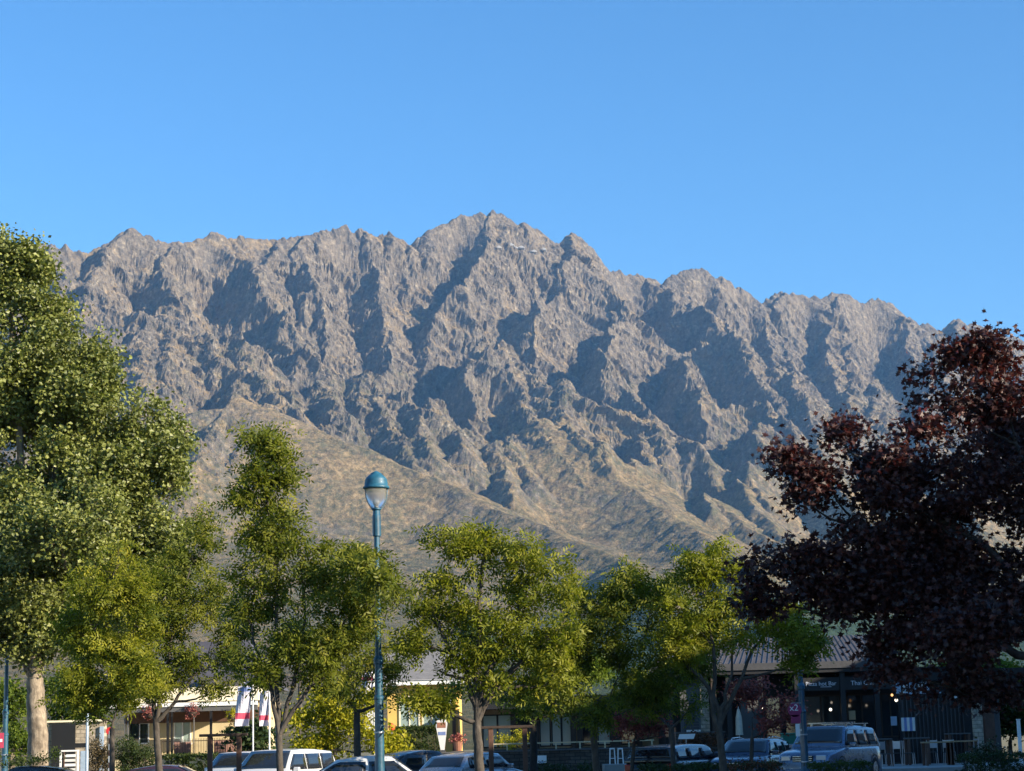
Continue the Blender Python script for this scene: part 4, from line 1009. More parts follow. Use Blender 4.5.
def post(name, u, Y, vt, r, m, label, cat, cap=None):
    setu(u); x = X_(u, Y); g = ground_z(x, Y); o = empty(name, (x, Y, g)); tag(o, label, cat)
    zt = PZ(vt, Y) - g; Box().lathe([(r, 0), (r, zt)], k=10).obj('pole', M[m], o); Box().lathe([(r * 2.2, 0), (r * 2.2, .05), (r * 1.2, .07)], k=10).obj('base', M[m], o)
    return o, zt
o, zt = post('sign_post', 87, 70, 700, .05, 'lblue', 'pale blue post with a small dark blade sign in front of the stone wall', 'sign post')
Box().box(-.42, -.05, -.02, .02, zt - 1.66, zt - 1.50).obj('sign_blade', M['dark'], o)
o, zt = post('striped_pole', 109.5, 70, 731, .035, 'white', 'white striped pole with a red round top left of the golden ash trunk', 'pole')
for i in range(4): Box().lathe([(.037, zt - .45 - i * .42), (.037, zt - .25 - i * .42)], k=10).obj('band', M['brown'], o)
s = Box(); s.bar((0, -.02, zt), (0, .02, zt), .13, 16); s.obj('disc', M['red'], o)
# --- blue street lamps
def street_lamp(name, u, Y, vt, vcap, label, loc_only=False):
    setu(u); x = X_(u, Y); g = ground_z(x, Y); o = empty(name, (x, Y, g)); tag(o, label, 'street lamp', 'teal street lamps'); H = PZ(vt, Y) - g
    hd = H - .95    # lantern starts here
    p = Box(); p.lathe([(.19, 0), (.19, .55), (.15, .6), (.13, .68), (.115, .75), (.105, H * .34), (.12, H * .34 + .02), (.12, H * .34 + .07), (.09, H * .34 + .1), (.088, H * .44), (.115, H * .44 + .02), (.115, H * .44 + .12), (.075, H * .44 + .2), (.065, hd - .62), (.10, hd - .60), (.10, hd - .12), (.085, hd - .08), (.085, hd), (.12, hd + .03), (.12, hd + .06)], k=20)
    p.obj('pole', M['teal'], o, smooth=False)
    gl = bpy.data.materials.get('clear_lantern_bowl')
    if gl is None:
        gl, nt, b_ = new_mat('clear_lantern_bowl'); b_.inputs['Transmission Weight'].default_value = .92; b_.inputs['Roughness'].default_value = .3; b_.inputs['Base Color'].default_value = (.92, .9, .86, 1); b_.inputs['IOR'].default_value = 1.12
    Box().lathe([(.11, hd + .065), (.17, hd + .16), (.235, hd + .28), (.25, hd + .42), (.25, hd + .515)], k=28).obj('bowl', gl, o, smooth=True)
    Box().lathe([(.05, hd + .065), (.05, hd + .15), (.075, hd + .17), (.075, hd + .24), (.04, hd + .30)], k=14).obj('bulb_holder', M['offwhite'], o, smooth=True)
    c = Box(); c.lathe([(.29, hd + .52), (.315, hd + .535), (.315, hd + .575), (.275, hd + .60), (.278, hd + .66), (.262, hd + .72), (.265, hd + .735), (.225, hd + .80), (.165, hd + .855), (.135, hd + .872), (.13, hd + .89), (.07, hd + .93), (.02, H)], k=32)
    c.obj('cap', M['tealc'], o, smooth=True)
    for a in (0.35, 3.6):
        st = Box()
        pr = [(.10, hd + .03), (.20, hd + .16), (.26, hd + .32), (.285, hd + .56)]
        for (r0, za), (r1, zb) in zip(pr[:-1], pr[1:]): st.bar((r0 * math.cos(a), r0 * math.sin(a), za), (r1 * math.cos(a), r1 * math.sin(a), zb), .012, 5)
        st.obj('bracket', M['tealc'], o)
    for z in (H * .245, H * .13): Box().lathe([(.118, z), (.122, z + .01), (.122, z + .03), (.118, z + .04)], k=16).obj('strap', M['metal'], o)
    return o, H
street_lamp('street_lamp', 379.5, 46, 471, 0, 'tall teal street lamp with domed cap and clear bowl, its head clear of the trees')
rl_, RH = street_lamp('street_lamp', 804, 58, 560, 0, 'teal street lamp in front of the silver-grey utility, its head lost in the leaves')
street_lamp('street_lamp', 5, 69, 600, 0, 'teal street lamp at the far left edge in front of the cottonwood')
def text_obj(body, size, loc, m, parent, name='lettering', rz=0, ext=.012, align='CENTER', shear=0):
    cu_ = bpy.data.curves.new(name, 'FONT'); cu_.body = body; cu_.size = size; cu_.extrude = ext; cu_.align_x = align; cu_.align_y = 'CENTER'; cu_.shear = shear
    t = bpy.data.objects.new(name, cu_); COL.objects.link(t); bpy.context.view_layer.update()
    me = bpy.data.meshes.new_from_object(t); bpy.data.objects.remove(t); me.materials.clear()
    o = link_mesh(name, me, m, parent); o.location = loc; o.rotation_euler = (math.pi / 2, 0, rz); return o
# banners
def banner(u, v0, v1, wpx, Y, label, top, mid, low, lean=0.0, pole_u=None):
    setu(u); x = X_(u, Y); o = empty('flag_banner', (x, Y, 0)); tag(o, label, 'banner', 'promotional flags'); zt, zb = PZ(v0, Y), PZ(v1, Y); wd = wpx * Y / 1983
    Box().bar((wd / 2, 0, 0), (wd / 2, 0, zt), .03, 8).obj('pole', M['white'], o)
    def strip(name, a, b_, mt, n=8):
        q = []
        vs, fs = [], []
        for i in range(n + 1):
            t = a + (b_ - a) * i / n; z = zt + (zb - zt) * t
            for j in range(7):
                s_ = j / 6; yy = .07 * math.sin(s_ * 6 + t * 5) ; xx = -wd / 2 + s_ * wd - lean * t
                if t < .1: xx = xx * (.55 + 4.5 * t) + (wd / 2) * (1 - (.55 + 4.5 * t))
                vs.append((xx - .035, yy, z))
        for i in range(n):
            for j in range(6): k = i * 7 + j; fs.append((k, k + 1, k + 8, k + 7))
        me = bpy.data.meshes.new(name); me.from_pydata(vs, [], fs); me.update()
        oo = link_mesh(name, me, mt, o); md = oo.modifiers.new('thick', 'SOLIDIFY'); md.thickness = .012; return oo
    strip('cloth', 0, .12, M['banner']); strip('cloth', .12, .22, M[top]); strip('cloth', .22, .70, M[mid]); strip('cloth', .70, .84, M[low]); strip('cloth', .84, 1.0, M['banner'])
    return o
banner(246, 682, 726, 14, 75, 'larger pale flag banner with a red band, hanging left of the tall slim ash', 'bannerblue', 'banner', 'bannerred', .12)
banner(265, 690, 726, 9, 75, 'narrower pale flag banner with a red band just right of the larger one', 'banner', 'banner', 'bannerred')
o = banner(369, 672, 711, 11, 72, 'magenta flag banner just left of the tall blue lamp', 'pink', 'banner', 'pink'); 
setu(370)
o = empty('white_board_sign', (X_(370, 74), 74, 0)); tag(o, 'blank pale board sign on a post left of the tall blue lamp', 'sign')
Box().box(-.17, .17, -.02, .02, PZ(732, 74), PZ(710, 74)).obj('board', M['offwhite'], o); Box().box(-.03, .03, .022, .06, 0, PZ(711, 74)).obj('post', M['metal'], o)
setu(0)
o = empty('red_banner', (X_(.5, 64), 64, 0)); tag(o, 'small red and white banner cut by the left edge of the picture', 'banner')
Box().box(-.14, .10, -.012, .012, PZ(748, 64), PZ(733, 64)).obj('cloth', M['bannerred'], o); Box().bar((-.16, 0, 0), (-.16, 0, PZ(732, 64)), .02).obj('pole', M['metal'], o); Box().box(-.10, .06, -.016, -.0125, PZ(742, 64), PZ(739, 64)).obj('stripe', M['white'], o)
setu(392)
o = empty('orange_ball_marker', (X_(392, 76), 76, 0)); tag(o, 'orange-red round marker on a thin post above the yellow shrub', 'marker'); zz = PZ(727, 76)
Box().bar((0, 0, 0), (0, 0, zz - .13), .018).obj('post', M['metal'], o); Box().lathe([(.02, zz - .15), (.10, zz - .11), (.14, zz), (.10, zz + .11), (.02, zz + .15)], k=16).obj('ball', M['orange'], o, smooth=True)
# timber portal frames in the car park planting
def portal(u0, u1, vt, Y, label):
    setu((u0 + u1) / 2); x0, x1 = X_(u0, Y), X_(u1, Y); xc = (x0 + x1) / 2; zt = PZ(vt, Y); o = empty('timber_frame', (xc, Y, 0)); tag(o, label, 'timber frame', 'low timber frames by the kerb')
    for x in (x0 - xc, x1 - xc): Box().box(x - .07, x + .07, -.07, .07, 0, zt - .04).obj('post', M['brown'], o, bevel=.01)
    Box().box(x0 - xc - .3, x1 - xc + .25, -.1, .1, zt - .039, zt + .04).obj('crossbeam', M['timber'], o, bevel=.01)
portal(210, 239, 735, 57, 'brown timber frame in front of the verandah fence and white car'); portal(491, 525, 727, 57, 'brown timber frame in front of the stone wall')
# --- yellow house
Y1 = 90.0
setu(425)
b = empty('yellow_house', (X_(428, Y1), Y1 + 3, 0)); tag(b, 'bright yellow house with pale windows and a grey roof right of the tall blue lamp', 'house')
xa, xb = X_(388, Y1), X_(458, Y1)
PB().box(xa, xb, Y1, Y1 + 7, 0, PZ(684, Y1)).obj('wall', M['yellow'], b)
PB().box(xa - .3, xb + .35, Y1 - .45, Y1 - .3, PZ(685, Y1), PZ(680, Y1)).obj('gutter', M['white'], b)
PB().box(X_(446, Y1), X_(457, Y1), Y1 - .3, Y1 - .005, 0, PZ(684.5, Y1) - .02).obj('pier', M['yellow'], b)
PB().box(X_(453, Y1), X_(456.5, Y1), Y1 - .36, Y1 - .302, 0, PZ(686, Y1)).obj('downpipe', M['brown'], b)
r = PB(); z0 = PZ(681, Y1) + .02; z1 = PZ(652, Y1 + 4); x0, x1 = xa - .5, xb + .5
r.prism([(Y1 - .5, z0), (Y1 + 3.7, z1), (Y1 + 7.6, z0)], x0, x1, 'x'); r.obj('roof', M['shingle'], b)
winp(b, 401, 419, 697, 726, Y1, 'cream2', 'paleglass', (410,), .07, 'white'); winp(b, 424, 440, 697, 726, Y1, 'cream2', 'paleglass', (432,), .07, 'white')
PB().box(X_(449, Y1), X_(452.4, Y1), Y1 - .36, Y1 - .301, PZ(705, Y1), PZ(698, Y1)).obj('wall_lamp', M['white'], b)
setu(442)
o = empty('tapered_banner_sign', (X_(442, 82), 82, 0)); tag(o, 'white tapering stand-up sign with a maroon top beside the yellow pier', 'sign'); za, zb = PZ(750, 82), PZ(719, 82)
Box().prism([(-.06, za), (.10, za), (.24, zb - .2), (.2, zb), (-.22, zb - .05), (-.24, zb - .3)], -.03, .03).obj('board', M['offwhite'], o)
Box().box(-.19, .17, -.04, -.032, zb - .36, zb - .14).obj('top_patch', M['pot'], o); Box().box(-.14, .16, -.04, -.032, zb - .66, zb - .52).obj('blue_band', M['bannerblue'], o); Box().box(-.1, .14, -.06, .06, 0, za).obj('foot', M['grey2'], o)
setu(458)
o = empty('flower_pot', (X_(458, 81), 81, 0)); tag(o, 'dark pot of pink flowers right of the yellow pier', 'flower pot'); zz = PZ(741, 81)
Box().box(-.25, .25, -.2, .2, 0, zz - .4).obj('plinth', M['stone'], o)
Box().lathe([(.14, zz - .398), (.2, zz - .02), (.22, zz)], k=12).obj('pot', M['pot'], o); rng = np.random.RandomState(4); c = rng.normal(0, .13, (40, 3)); c[:, 2] = np.abs(c[:, 2]) + zz
link_mesh('flowers', leaves_mesh('flowers', c, np.clip(.6 + .3 * rng.rand(40), 0, 1), rng, 'ovate', .08, .05, 9, 0), LM['red'], o)
# --- stone terrace wall with railing
setu(540)
w = empty('stone_wall', (X_(530, 73), 73, 0)); tag(w, 'low dark stacked-stone retaining wall under the patio railing', 'wall')
PB().box(X_(425, 73), X_(642, 73), 73, 73.45, 0, PZ(751, 73)).obj('wall', M['stone'], w); PB().box(X_(424, 73), X_(643, 73), 72.95, 73.5, PZ(751, 73) + .002, PZ(749.5, 73)).obj('coping', M['grey'], w)
tag(Box().box(X_(425, 73), X_(642, 73), 73.46, 86, -.2, PZ(752, 73)).obj('patio_floor', M_PAVE), kind='structure')
setu(540); r = empty('patio_railing', (X_(560, 73.2), 73.2, PZ(749.5, 73))); tag(r, 'pale top-rail fence running along the stone wall', 'railing')
PB().box(X_(492, 73.2), X_(655, 73.2), 73.17, 73.23, PZ(743.6, 73.2), PZ(742.4, 73.2)).obj('top_rail', M['cream'], r)
for u in (493, 507, 532, 556, 580, 605, 629, 652): x = X_(u, 73.2); PB().box(x - .025, x + .025, 73.175, 73.225, PZ(749.5, 73), PZ(743.7, 73.2)).obj('post', M['cream'], r)
setu(541)
o = empty('notice_board', (X_(541.5, 72.9), 72.9, 0)); tag(o, 'square white notice on the stone wall', 'sign'); Box().box(-.17, .17, .01, .04, PZ(763, 72.9), PZ(755.5, 72.9)).obj('plate', M['white'], o); Box().box(-.09, .07, 0.0, .008, PZ(763.5, 72.9), PZ(761, 72.9)).obj('blue_mark', M['lblue'], o)
def stool(u, Y, wpx, label):
    setu(u); x = X_(u, Y); z0 = PZ(764, Y); zt = PZ(748, Y); wd = wpx * Y / 1983 / 2; o = empty('bar_stool', (x, Y, z0)); tag(o, label, 'bar stool', 'white bar stools'); h = zt - z0
    Box().box(-wd, wd, -wd, wd, h - .05, h).obj('seat', M['white'], o, bevel=.008)
    for sx in (-1, 1):
        for sy in (-1, 1): Box().bar((sx * wd * 1.1, sy * wd * 1.1, 0), (sx * wd * .85, sy * wd * .85, h - .05), .018).obj('leg', M['white'], o)
    q = Box(); q.bar((-wd, -wd, h * .35), (wd, -wd, h * .35), .012).bar((-wd, wd, h * .35), (wd, wd, h * .35), .012); q.obj('stretcher', M['white'], o)
stool(612, 71.5, 5, 'white high stool left of the pair by the stone wall end'); stool(620, 71.5, 5, 'white high stool right of the pair by the stone wall end'); stool(638, 71.5, 6.5, 'white high stool standing alone beside the dark van')
setu(620)
tag(Box().box(X_(604, 70.5), X_(658, 70.5), 70.5, 72.9, 0, PZ(764, 71.5) - .003).obj('step', M_PAVE), kind='structure')
# --- patio cafe behind the wall
Y2 = 86.0
setu(560)
b = empty('patio_cafe', (X_(580, Y2), Y2 + 3, 0)); tag(b, 'dark low cafe with tall glazed doors behind the patio railing', 'building'); zf = PZ(748, Y2)
PB().box(X_(478, Y2), X_(672, Y2), Y2 + .5, Y2 + 6, 0, PZ(708, Y2)).obj('wall', M['tan'], b)
PB().box(X_(474, Y2), X_(676, Y2), Y2 - 1.3, Y2 + 6.4, PZ(708, Y2) + .003, PZ(697, Y2)).obj('roof', M['dark'], b)
PB().box(X_(474, Y2), X_(676, Y2), Y2 - .1, Y2 + .49, 0, zf).obj('floor_plinth', M['stone'], b)
for u in (478, 514, 532, 537, 574, 580, 613, 618, 640, 668): x = X_(u, Y2); PB().box(x - .11, x + .11, Y2 - .02, Y2 + .2, zf, PZ(708, Y2)).obj('column', M['timber'], b)
for i, (a, c_) in enumerate(((484, 497), (499, 511), (517, 529), (541, 550), (553, 561), (563, 571), (584, 596), (599, 610), (622, 636))):
    winp(b, a, c_, 714, 745, Y2 + .5, 'dark', 'paleglass' if i not in (2, 6, 8) else 'glass', (), .05)
def umbrella(u, v0, v1, Y, label, half, mt='cloth', floor=None):
    setu(u); x = X_(u, Y); g = floor; o = empty('patio_umbrella', (x, Y, g)); tag(o, label, 'umbrella'); zt, zb = PZ(v0, Y) - g, PZ(v1, Y) - g
    Box().bar((0, 0, 0), (0, 0, zt + .1), .025, 8).obj('pole', M['metal'], o); Box().lathe([(.28, 0), (.28, .06), (.05, .09)], k=14).obj('base', M['grey2'], o)
    Box().lathe([(half, zb), (half * .9, zb + .02), (half * .75, (zt * 2 + zb) / 3), (.05, zt)], k=8).obj('canopy', M[mt], o)
umbrella(740, 709, 735, 80, 'folded cream parasol between the shop posts behind the dark wagon', .17, 'cloth', TZ - .3)
# --- long metal-roofed restaurant
Y3 = 80.0
setu(800)
b = empty('restaurant', (X_(780, Y3), Y3 + 4, 0)); tag(b, 'long dark-fronted restaurant under a ribbed metal roof at right', 'building')
xa, xb = X_(655, Y3), X_(1040, Y3); ze = PZ(663, Y3); zr = PZ(640, Y3 + 5.5) + .15
xr = xb
r = PB(); r.quad((xa, Y3, ze), (X_(905, Y3), Y3, ze), (X_(905, Y3), Y3 + 5.5, zr), (xa + 1.6, Y3 + 5.5, zr)); r.quad((xa, Y3, ze - .08), (xa + 1.6, Y3 + 5.5, zr - .08), (X_(905, Y3), Y3 + 5.5, zr - .08), (X_(905, Y3), Y3, ze - .08))
ro = r.obj('roof', seam_roof('grey_ribbed_roof', (.10, .088, .082), rough=.6), b)
n = 46; L = b.location
q = Box()
for i in range(n):
    t = i / (n - 1); x = xa + .05 + t * (X_(905, Y3) - xa - .1); xt = x + 1.6 * (1 - t) * .999
    q.bar((x - L.x, Y3 - L.y, ze + .025), (xt - L.x, Y3 + 5.5 - L.y, zr + .025), .016, 4)
q.obj('rib', M['groof'], ro)
PB().box(xa - .1, X_(906, Y3), Y3 - .22, Y3 - .005, PZ(669, Y3), ze + .03).obj('fascia', M['grey2'], b)
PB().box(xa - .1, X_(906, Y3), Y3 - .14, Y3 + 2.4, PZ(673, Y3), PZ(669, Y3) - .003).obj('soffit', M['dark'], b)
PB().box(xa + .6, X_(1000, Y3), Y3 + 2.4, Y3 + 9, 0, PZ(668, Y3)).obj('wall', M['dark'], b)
PB().box(X_(800, Y3), X_(905, Y3), Y3 + .1, Y3 + .2, PZ(691, Y3), PZ(678, Y3)).obj('sign_board', M['dark'], b)
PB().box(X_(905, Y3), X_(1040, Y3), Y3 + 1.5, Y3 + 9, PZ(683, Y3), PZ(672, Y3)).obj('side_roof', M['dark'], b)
PB().box(xa, X_(1040, Y3), Y3 - .3, Y3 + 2.3, 0, TZ).obj('plinth', M['stone'], b)
MT = mat('pale_sign_lettering', (.62, .64, .70), .6, var=.03)
text_obj('Thai Cuisine', .255, (X_(870.5, Y3) - L.x, Y3 + .08 - L.y, PZ(684.5, Y3) - L.z), MT, b, ext=.01)
text_obj('Pizza hot Bar', .235, (X_(824.5, Y3) - L.x, Y3 + .08 - L.y, PZ(684.3, Y3) - L.z), MT, b, ext=.01)
PB().box(X_(824, Y3), X_(835, Y3), Y3 + .075, Y3 + .095, PZ(687.7, Y3), PZ(687.2, Y3)).obj('underline', MT, b)
for u, m_ in ((672, 'timber'), (716, 'timber'), (731, 'dark'), (763, 'dark'), (800, 'dark'), (846, 'dark'), (880, 'dark'), (903, 'dark')):
    x = X_(u, Y3); PB().box(x - .1, x + .1, Y3, Y3 + .2, TZ - .3, PZ(673, Y3) - .003).obj('post', M[m_], b)
PB().box(X_(683, Y3), X_(703, Y3), Y3 + .5, Y3 + .7, TZ - .2, PZ(672, Y3) - .02).obj('wall_panel', M['grey'], b)
q = PB()
for i in range(11): z = PZ(728 - i * 2.9, Y3); q.box(X_(686, Y3), X_(701, Y3), Y3 + .46, Y3 + .497, z - .045, z + .045)
q.obj('shutter', M['grey2'], b)
PB().box(X_(688, Y3), X_(702, Y3), Y3 + .3, Y3 + .45, PZ(731, Y3), PZ(727, Y3)).obj('window_box', M['offwhite'], b)
PB().box(X_(703, Y3), X_(712, Y3), Y3 + .5, Y3 + .7, TZ - .2, PZ(672, Y3) - .02).obj('wall_panel', M['lstone'], b)
PB().box(X_(731, Y3), X_(762, Y3), Y3 + .21, Y3 + .26, PZ(698, Y3), PZ(674, Y3)).obj('drop_blind', M['dark'], b)
PB().box(X_(744, Y3), X_(762, Y3), Y3 + .5, Y3 + .7, TZ, PZ(699, Y3)).obj('wall_panel', M['grey'], b)
for a, c_ in ((768, 796), (804, 842), (850, 878), (884, 901)): winp(b, a, c_, 697, 738, Y3 + 2.4, 'timber', 'glass', ((a + c_) / 2,), .06)
PB().box(X_(851.5, Y3), X_(858, Y3), Y3 + .2, Y3 + .26, PZ(721, Y3), PZ(712, Y3)).obj('menu_board', M['tan'], b)
PB().box(X_(890, Y3), X_(896, Y3), Y3 - .5, Y3 - .46, PZ(728, Y3), PZ(719, Y3)).obj('notice', M['lblue'], b)
# glass and batten screen at the right of the terrace
setu(935)
s = empty('batten_screen', (X_(935, 76), 76, TZ)); tag(s, 'tall dark screen of thin vertical battens with a pale top rail behind the outdoor tables', 'screen')
PB().box(X_(904, 76), X_(966, 76), 76.05, 76.15, TZ, PZ(694, 76)).obj('panel', M['dark'], s)
for i in range(16): x = X_(905 + i * 4, 76); PB().box(x - .018, x + .018, 75.96, 76.04, TZ, PZ(695, 76)).obj('batten', M['grey2'], s)
PB().box(X_(903, 76), X_(944, 76), 75.9, 76.0, PZ(693.6, 76), PZ(692.0, 76)).obj('top_rail', M['lblue'], s); PB().box(X_(947, 76), X_(960, 76), 75.9, 76.0, PZ(695, 76), PZ(694, 76)).obj('top_rail', M['lblue'], s); PB().box(X_(957, 76), X_(959.6, 76), 75.88, 75.999, PZ(699, 76), PZ(695, 76) - .003).obj('bracket', M['white'], s)
for u0 in (906, 912, 921, 928): 
    pass
for k, u0 in enumerate((908.5, 924)):
    setu(u0); o = empty('hanging_sign', (X_(u0, 76.6), 76.6, PZ(688, 76.6))); tag(o, ['pale blue hanging panels at the left over the batten screen', 'pale blue hanging panels at the right over the batten screen'][k], 'hanging panel')
    for j in range(3): Box().box(-.35 + j * .26, -.17 + j * .26, -.02, .02, -.2, .2 - .05 * (j % 2)).obj('panel', M['lblue' if j != 1 else 'offwhite'], o)
    Box().bar((-.4, 0, .22), (.42, 0, .22), .015).obj('rail', M['metal'], o)
setu(909)
o = empty('striped_towel', (X_(909.5, 75.6), 75.6, PZ(717.5, 75.6))); tag(o, 'blue and white striped cloth hanging on the batten screen', 'cloth')
for i in range(5): Box().box(-.26 + i * .104, -.26 + i * .104 + .102, -.012 - .004 * (i % 2), .008, PZ(731, 75.6) - PZ(717.5, 75.6), 0).obj('stripe', M['offwhite' if i % 2 == 0 else 'bannerblue'], o)
def lamp(u, v, Y, label, m='lamp', r=.09):
    setu(u); o = empty('pendant_lamp', (X_(u, Y), Y, PZ(v, Y))); tag(o, label, 'lamp', 'lit lamps under the restaurant roof')
    r *= .55; Box().lathe([(.01, -r), (r * .8, -r * .5), (r, 0), (r * .8, r * .5), (.02, r)], k=12).obj('bulb', M[m], o, smooth=True); Box().bar((0, 0, r), (0, 0, .7), .008, 4).obj('cord', M['black'], o)
lamp(845.3, 701, Y3 + .9, 'brighter white lamp under the restaurant roof above the tan menu board', r=.10); lamp(832.5, 709.5, Y3 + .7, 'lower white lamp left of the tan menu board', r=.11)
lamp(899, 700, 76.9, 'white lamp at the left end of the batten screen', r=.12); lamp(920, 699.5, 76.7, 'white lamp hanging over the batten screen', r=.10); lamp(895, 695, 77.5, 'small orange lamp beside the batten screen', 'lampo', .10)
lamp(728.5, 703, Y3 - .1, 'small lamp among the ash branches before the shop', r=.06); lamp(764, 708, Y3 - .1, 'small lamp above the dark wagon', r=.05)
setu(979)
o = empty('stone_column', (X_(979, 75), 75, 0)); tag(o, 'rough pale stone column at the right end of the screen', 'column'); Box().box(-.17, .17, -.17, .17, 0, PZ(698, 75)).obj('shaft', M['lstone'], o, bevel=.02); Box().box(-.2, .2, -.2, .2, PZ(698, 75) + .002, PZ(696.5, 75)).obj('cap', M['grey'], o)
setu(990)
o = empty('timber_column', (X_(990, 75.5), 75.5, 0)); tag(o, 'red-brown boarded column next to the stone column', 'column'); Box().box(-.2, .2, -.2, .2, 0, PZ(697, 75.5)).obj('shaft', M['brown'], o, bevel=.02); Box().box(-.23, .23, -.23, .23, 0, .3 + TZ).obj('foot', M['timber'], o)
setu(998)
o = empty('grey_column', (X_(998, 76), 76, 0)); tag(o, 'narrow grey column right of the red-brown one', 'column'); Box().box(-.12, .12, -.12, .12, 0, PZ(697, 76)).obj('shaft', M['grey'], o, bevel=.02); Box().box(-.16, .16, -.16, .16, 0, .2 + TZ).obj('foot', M['grey2'], o)
setu(1020)
o = empty('bollard', (X_(1020, 70), 70, 0)); tag(o, 'white post at the far right edge above the clipped hedge', 'post'); Box().box(-.055, .055, -.055, .055, 0, PZ(720, 70)).obj('post', M['white'], o, bevel=.01); Box().box(-.065, .065, -.065, .065, PZ(720, 70) + .002, PZ(719, 70)).obj('cap', M['white'], o)
setu(700)
o = empty('brick_planter', (X_(700, 75), 75, 0)); tag(o, 'low brown stone planter wall behind the dark van', 'planter'); PB().box(X_(676, 75), X_(724, 75), 74.8, 75.2, 0, PZ(733, 75)).obj('wall', M['stone'], o); PB().box(X_(675, 75), X_(725, 75), 74.75, 75.25, PZ(733, 75) + .002, PZ(731.6, 75)).obj('coping', M['grey'], o)
setu(686)
o = empty('slanted_table_sign', (X_(686.5, 72), 72, 0)); tag(o, 'white slanted board on a thin post above the dark van', 'sign'); z = PZ(736.5, 72)
Box().prism([(-.3, z - .09), (.27, z - .09), (.34, z + .09), (-.24, z + .09)], -.02, .02).obj('board', M['white'], o); Box().bar((0, .03, 0), (0, .03, z), .02).obj('post', M['metal'], o)
setu(790)
o = empty('wheelie_bin', (X_(790, 68), 68, ground_z(X_(790, 68), 68))); tag(o, 'green bin behind the bonnet of the silver-grey utility', 'bin'); h = PZ(733, 68) - o.location.z
Box().prism([(-.22, .06), (.22, .06), (.28, h - .06), (-.28, h - .06)], -.28, .28).obj('body', M['green'], o, bevel=.02); Box().box(-.3, .3, -.32, .3, h - .058, h).obj('lid', M['green'], o, bevel=.02); Box().bar((-.3, .22, .1), (.3, .22, .1), .09, 12).obj('wheel', M['black'], o)
# flag and plate on the right-hand lamp
setu(797)
o = empty('round_banner', (X_(796.5, 57.7), 57.7, PZ(710, 57.7))); tag(o, 'pinkish round banner with white x2 hung on the right-hand blue lamp post', 'banner')
Box().lathe([(.2, -.012), (.2, .012)], k=20).obj('disc', M['pink'], o).rotation_euler = (math.pi / 2, 0, 0)
Box().box(-.12, .16, -.012, .012, -.38, -.14).obj('tail', M['pink'], o); text_obj('x2', .26, (-.02, -.016, .06), M['white'], o, ext=.003); Box().bar((-.1, .03, .2), (.2, .03, .2), .012).obj('arm', M['metal'], o)
setu(799)
o = empty('post_plate', (X_(798.5, 57.7), 57.7, PZ(730, 57.7))); tag(o, 'small white plate strapped to the right-hand blue lamp post', 'sign'); Box().box(-.06, .06, -.01, .01, -.18, .18).obj('plate', M['white'], o); Box().box(-.02, .12, .011, .03, -.03, .03).obj('strap', M['metal'], o)
# outdoor tables and chairs
def table(u, v, Y, w, label, z0=TZ, top='tan'):
    setu(u); x = X_(u, Y); o = empty('outdoor_table', (x, Y, z0)); tag(o, label, 'table', 'outdoor tables on the terrace'); h = PZ(v, Y) - z0
    Box().box(-w, w, -.4, .4, h - .05, h).obj('tabletop', M[top], o, bevel=.01)
    for sx in (-1, 1):
        for sy in (-1, 1): Box().box(sx * w * .85 - .045, sx * w * .85 + .045, sy * .32 - .045, sy * .32 + .045, 0, h - .051).obj('leg', M['brown'], o)
def chair(u, Y, rz, label, z0=TZ):
    x = X_(u, Y); o = empty('cafe_chair', (x, Y, z0), rz); tag(o, label, 'chair', 'cafe chairs on the terrace')
    Box().box(-.2, .2, -.2, .2, .43, .46).obj('seat', M['grey2'], o, bevel=.01)
    for sx in (-1, 1):
        for sy in (-1, 1): Box().bar((sx * .2, sy * .2, 0), (sx * .18, sy * .18, .43), .014).obj('leg', M['metal'], o)
    q = Box().box(-.19, .19, .17, .19, .6, .88); q.bar((-.19, .18, .43), (-.19, .18, .9), .014).bar((.19, .18, .43), (.19, .18, .9), .014); q.obj('backrest', M['metal'], o)
table(937, 741.5, 71, .52, 'left brown timber table of the front row, its legs in full view'); table(962, 740.5, 71, .5, 'right brown timber table of the front row beside the rose bush'); table(917, 737.5, 73.5, .42, 'pale-topped table behind and left of the timber tables', top='grey'); table(958, 733, 75, .42, 'pale-topped table at the back by the screen', top='grey'); table(880, 738.5, 72, .4, 'round-looking pale table behind the silver-grey utility', top='grey')
for u, Y, rz, lab in ((908, 72.2, 1.2, 'light metal chair left of the timber tables'), (949, 71.9, 2.8, 'chair between the two timber tables'), (883, 71, .4, 'chair just right of the silver-grey utility tail'), (931, 73.4, 3.1, 'chair behind the left timber table'), (972, 73, -1.3, 'chair by the stone column'), (893, 73, -1.0, 'chair under the pale blue notice')): chair(u, Y, rz, lab)
# unseen blocks added at right, out of frame, to shade the car park
def block(name, x0, x1, y0, y1, h, label, storeys, nb):
    o = empty(name, ((x0 + x1) / 2, (y0 + y1) / 2, 0)); tag(o, label, 'building')
    PB().box(x0, x1, y0, y1, -.2, h).obj('wall', M['brick'], o); PB().box(x0 - .4, x1 + .4, y0 - .4, y1 + .4, h + .003, h + .5).obj('roof', M['groof'], o)
    L = o.location; zs = h / storeys
    for i in range(storeys):
        for j in range(nb):
            yc = y0 + (j + .5) * (y1 - y0) / nb; z = i * zs + zs * .35
            f = Box().box(x0 - .06 - L.x, x0 + .02 - L.x, yc - .8 - L.y, yc + .8 - L.y, z, z + zs * .5).obj('window', M['white'], o)
            Box().box(x0 - .09 - L.x, x0 - .063 - L.x, yc - .7 - L.y, yc + .7 - L.y, z + .1, z + zs * .5 - .1).obj('pane', M['glass'], f)
block('shade_block_near', SX1, SX1 + 9, 10, 30, SH1, 'added brick block, nearest beyond the right edge, unseen, there to cast shade', 3, 6)
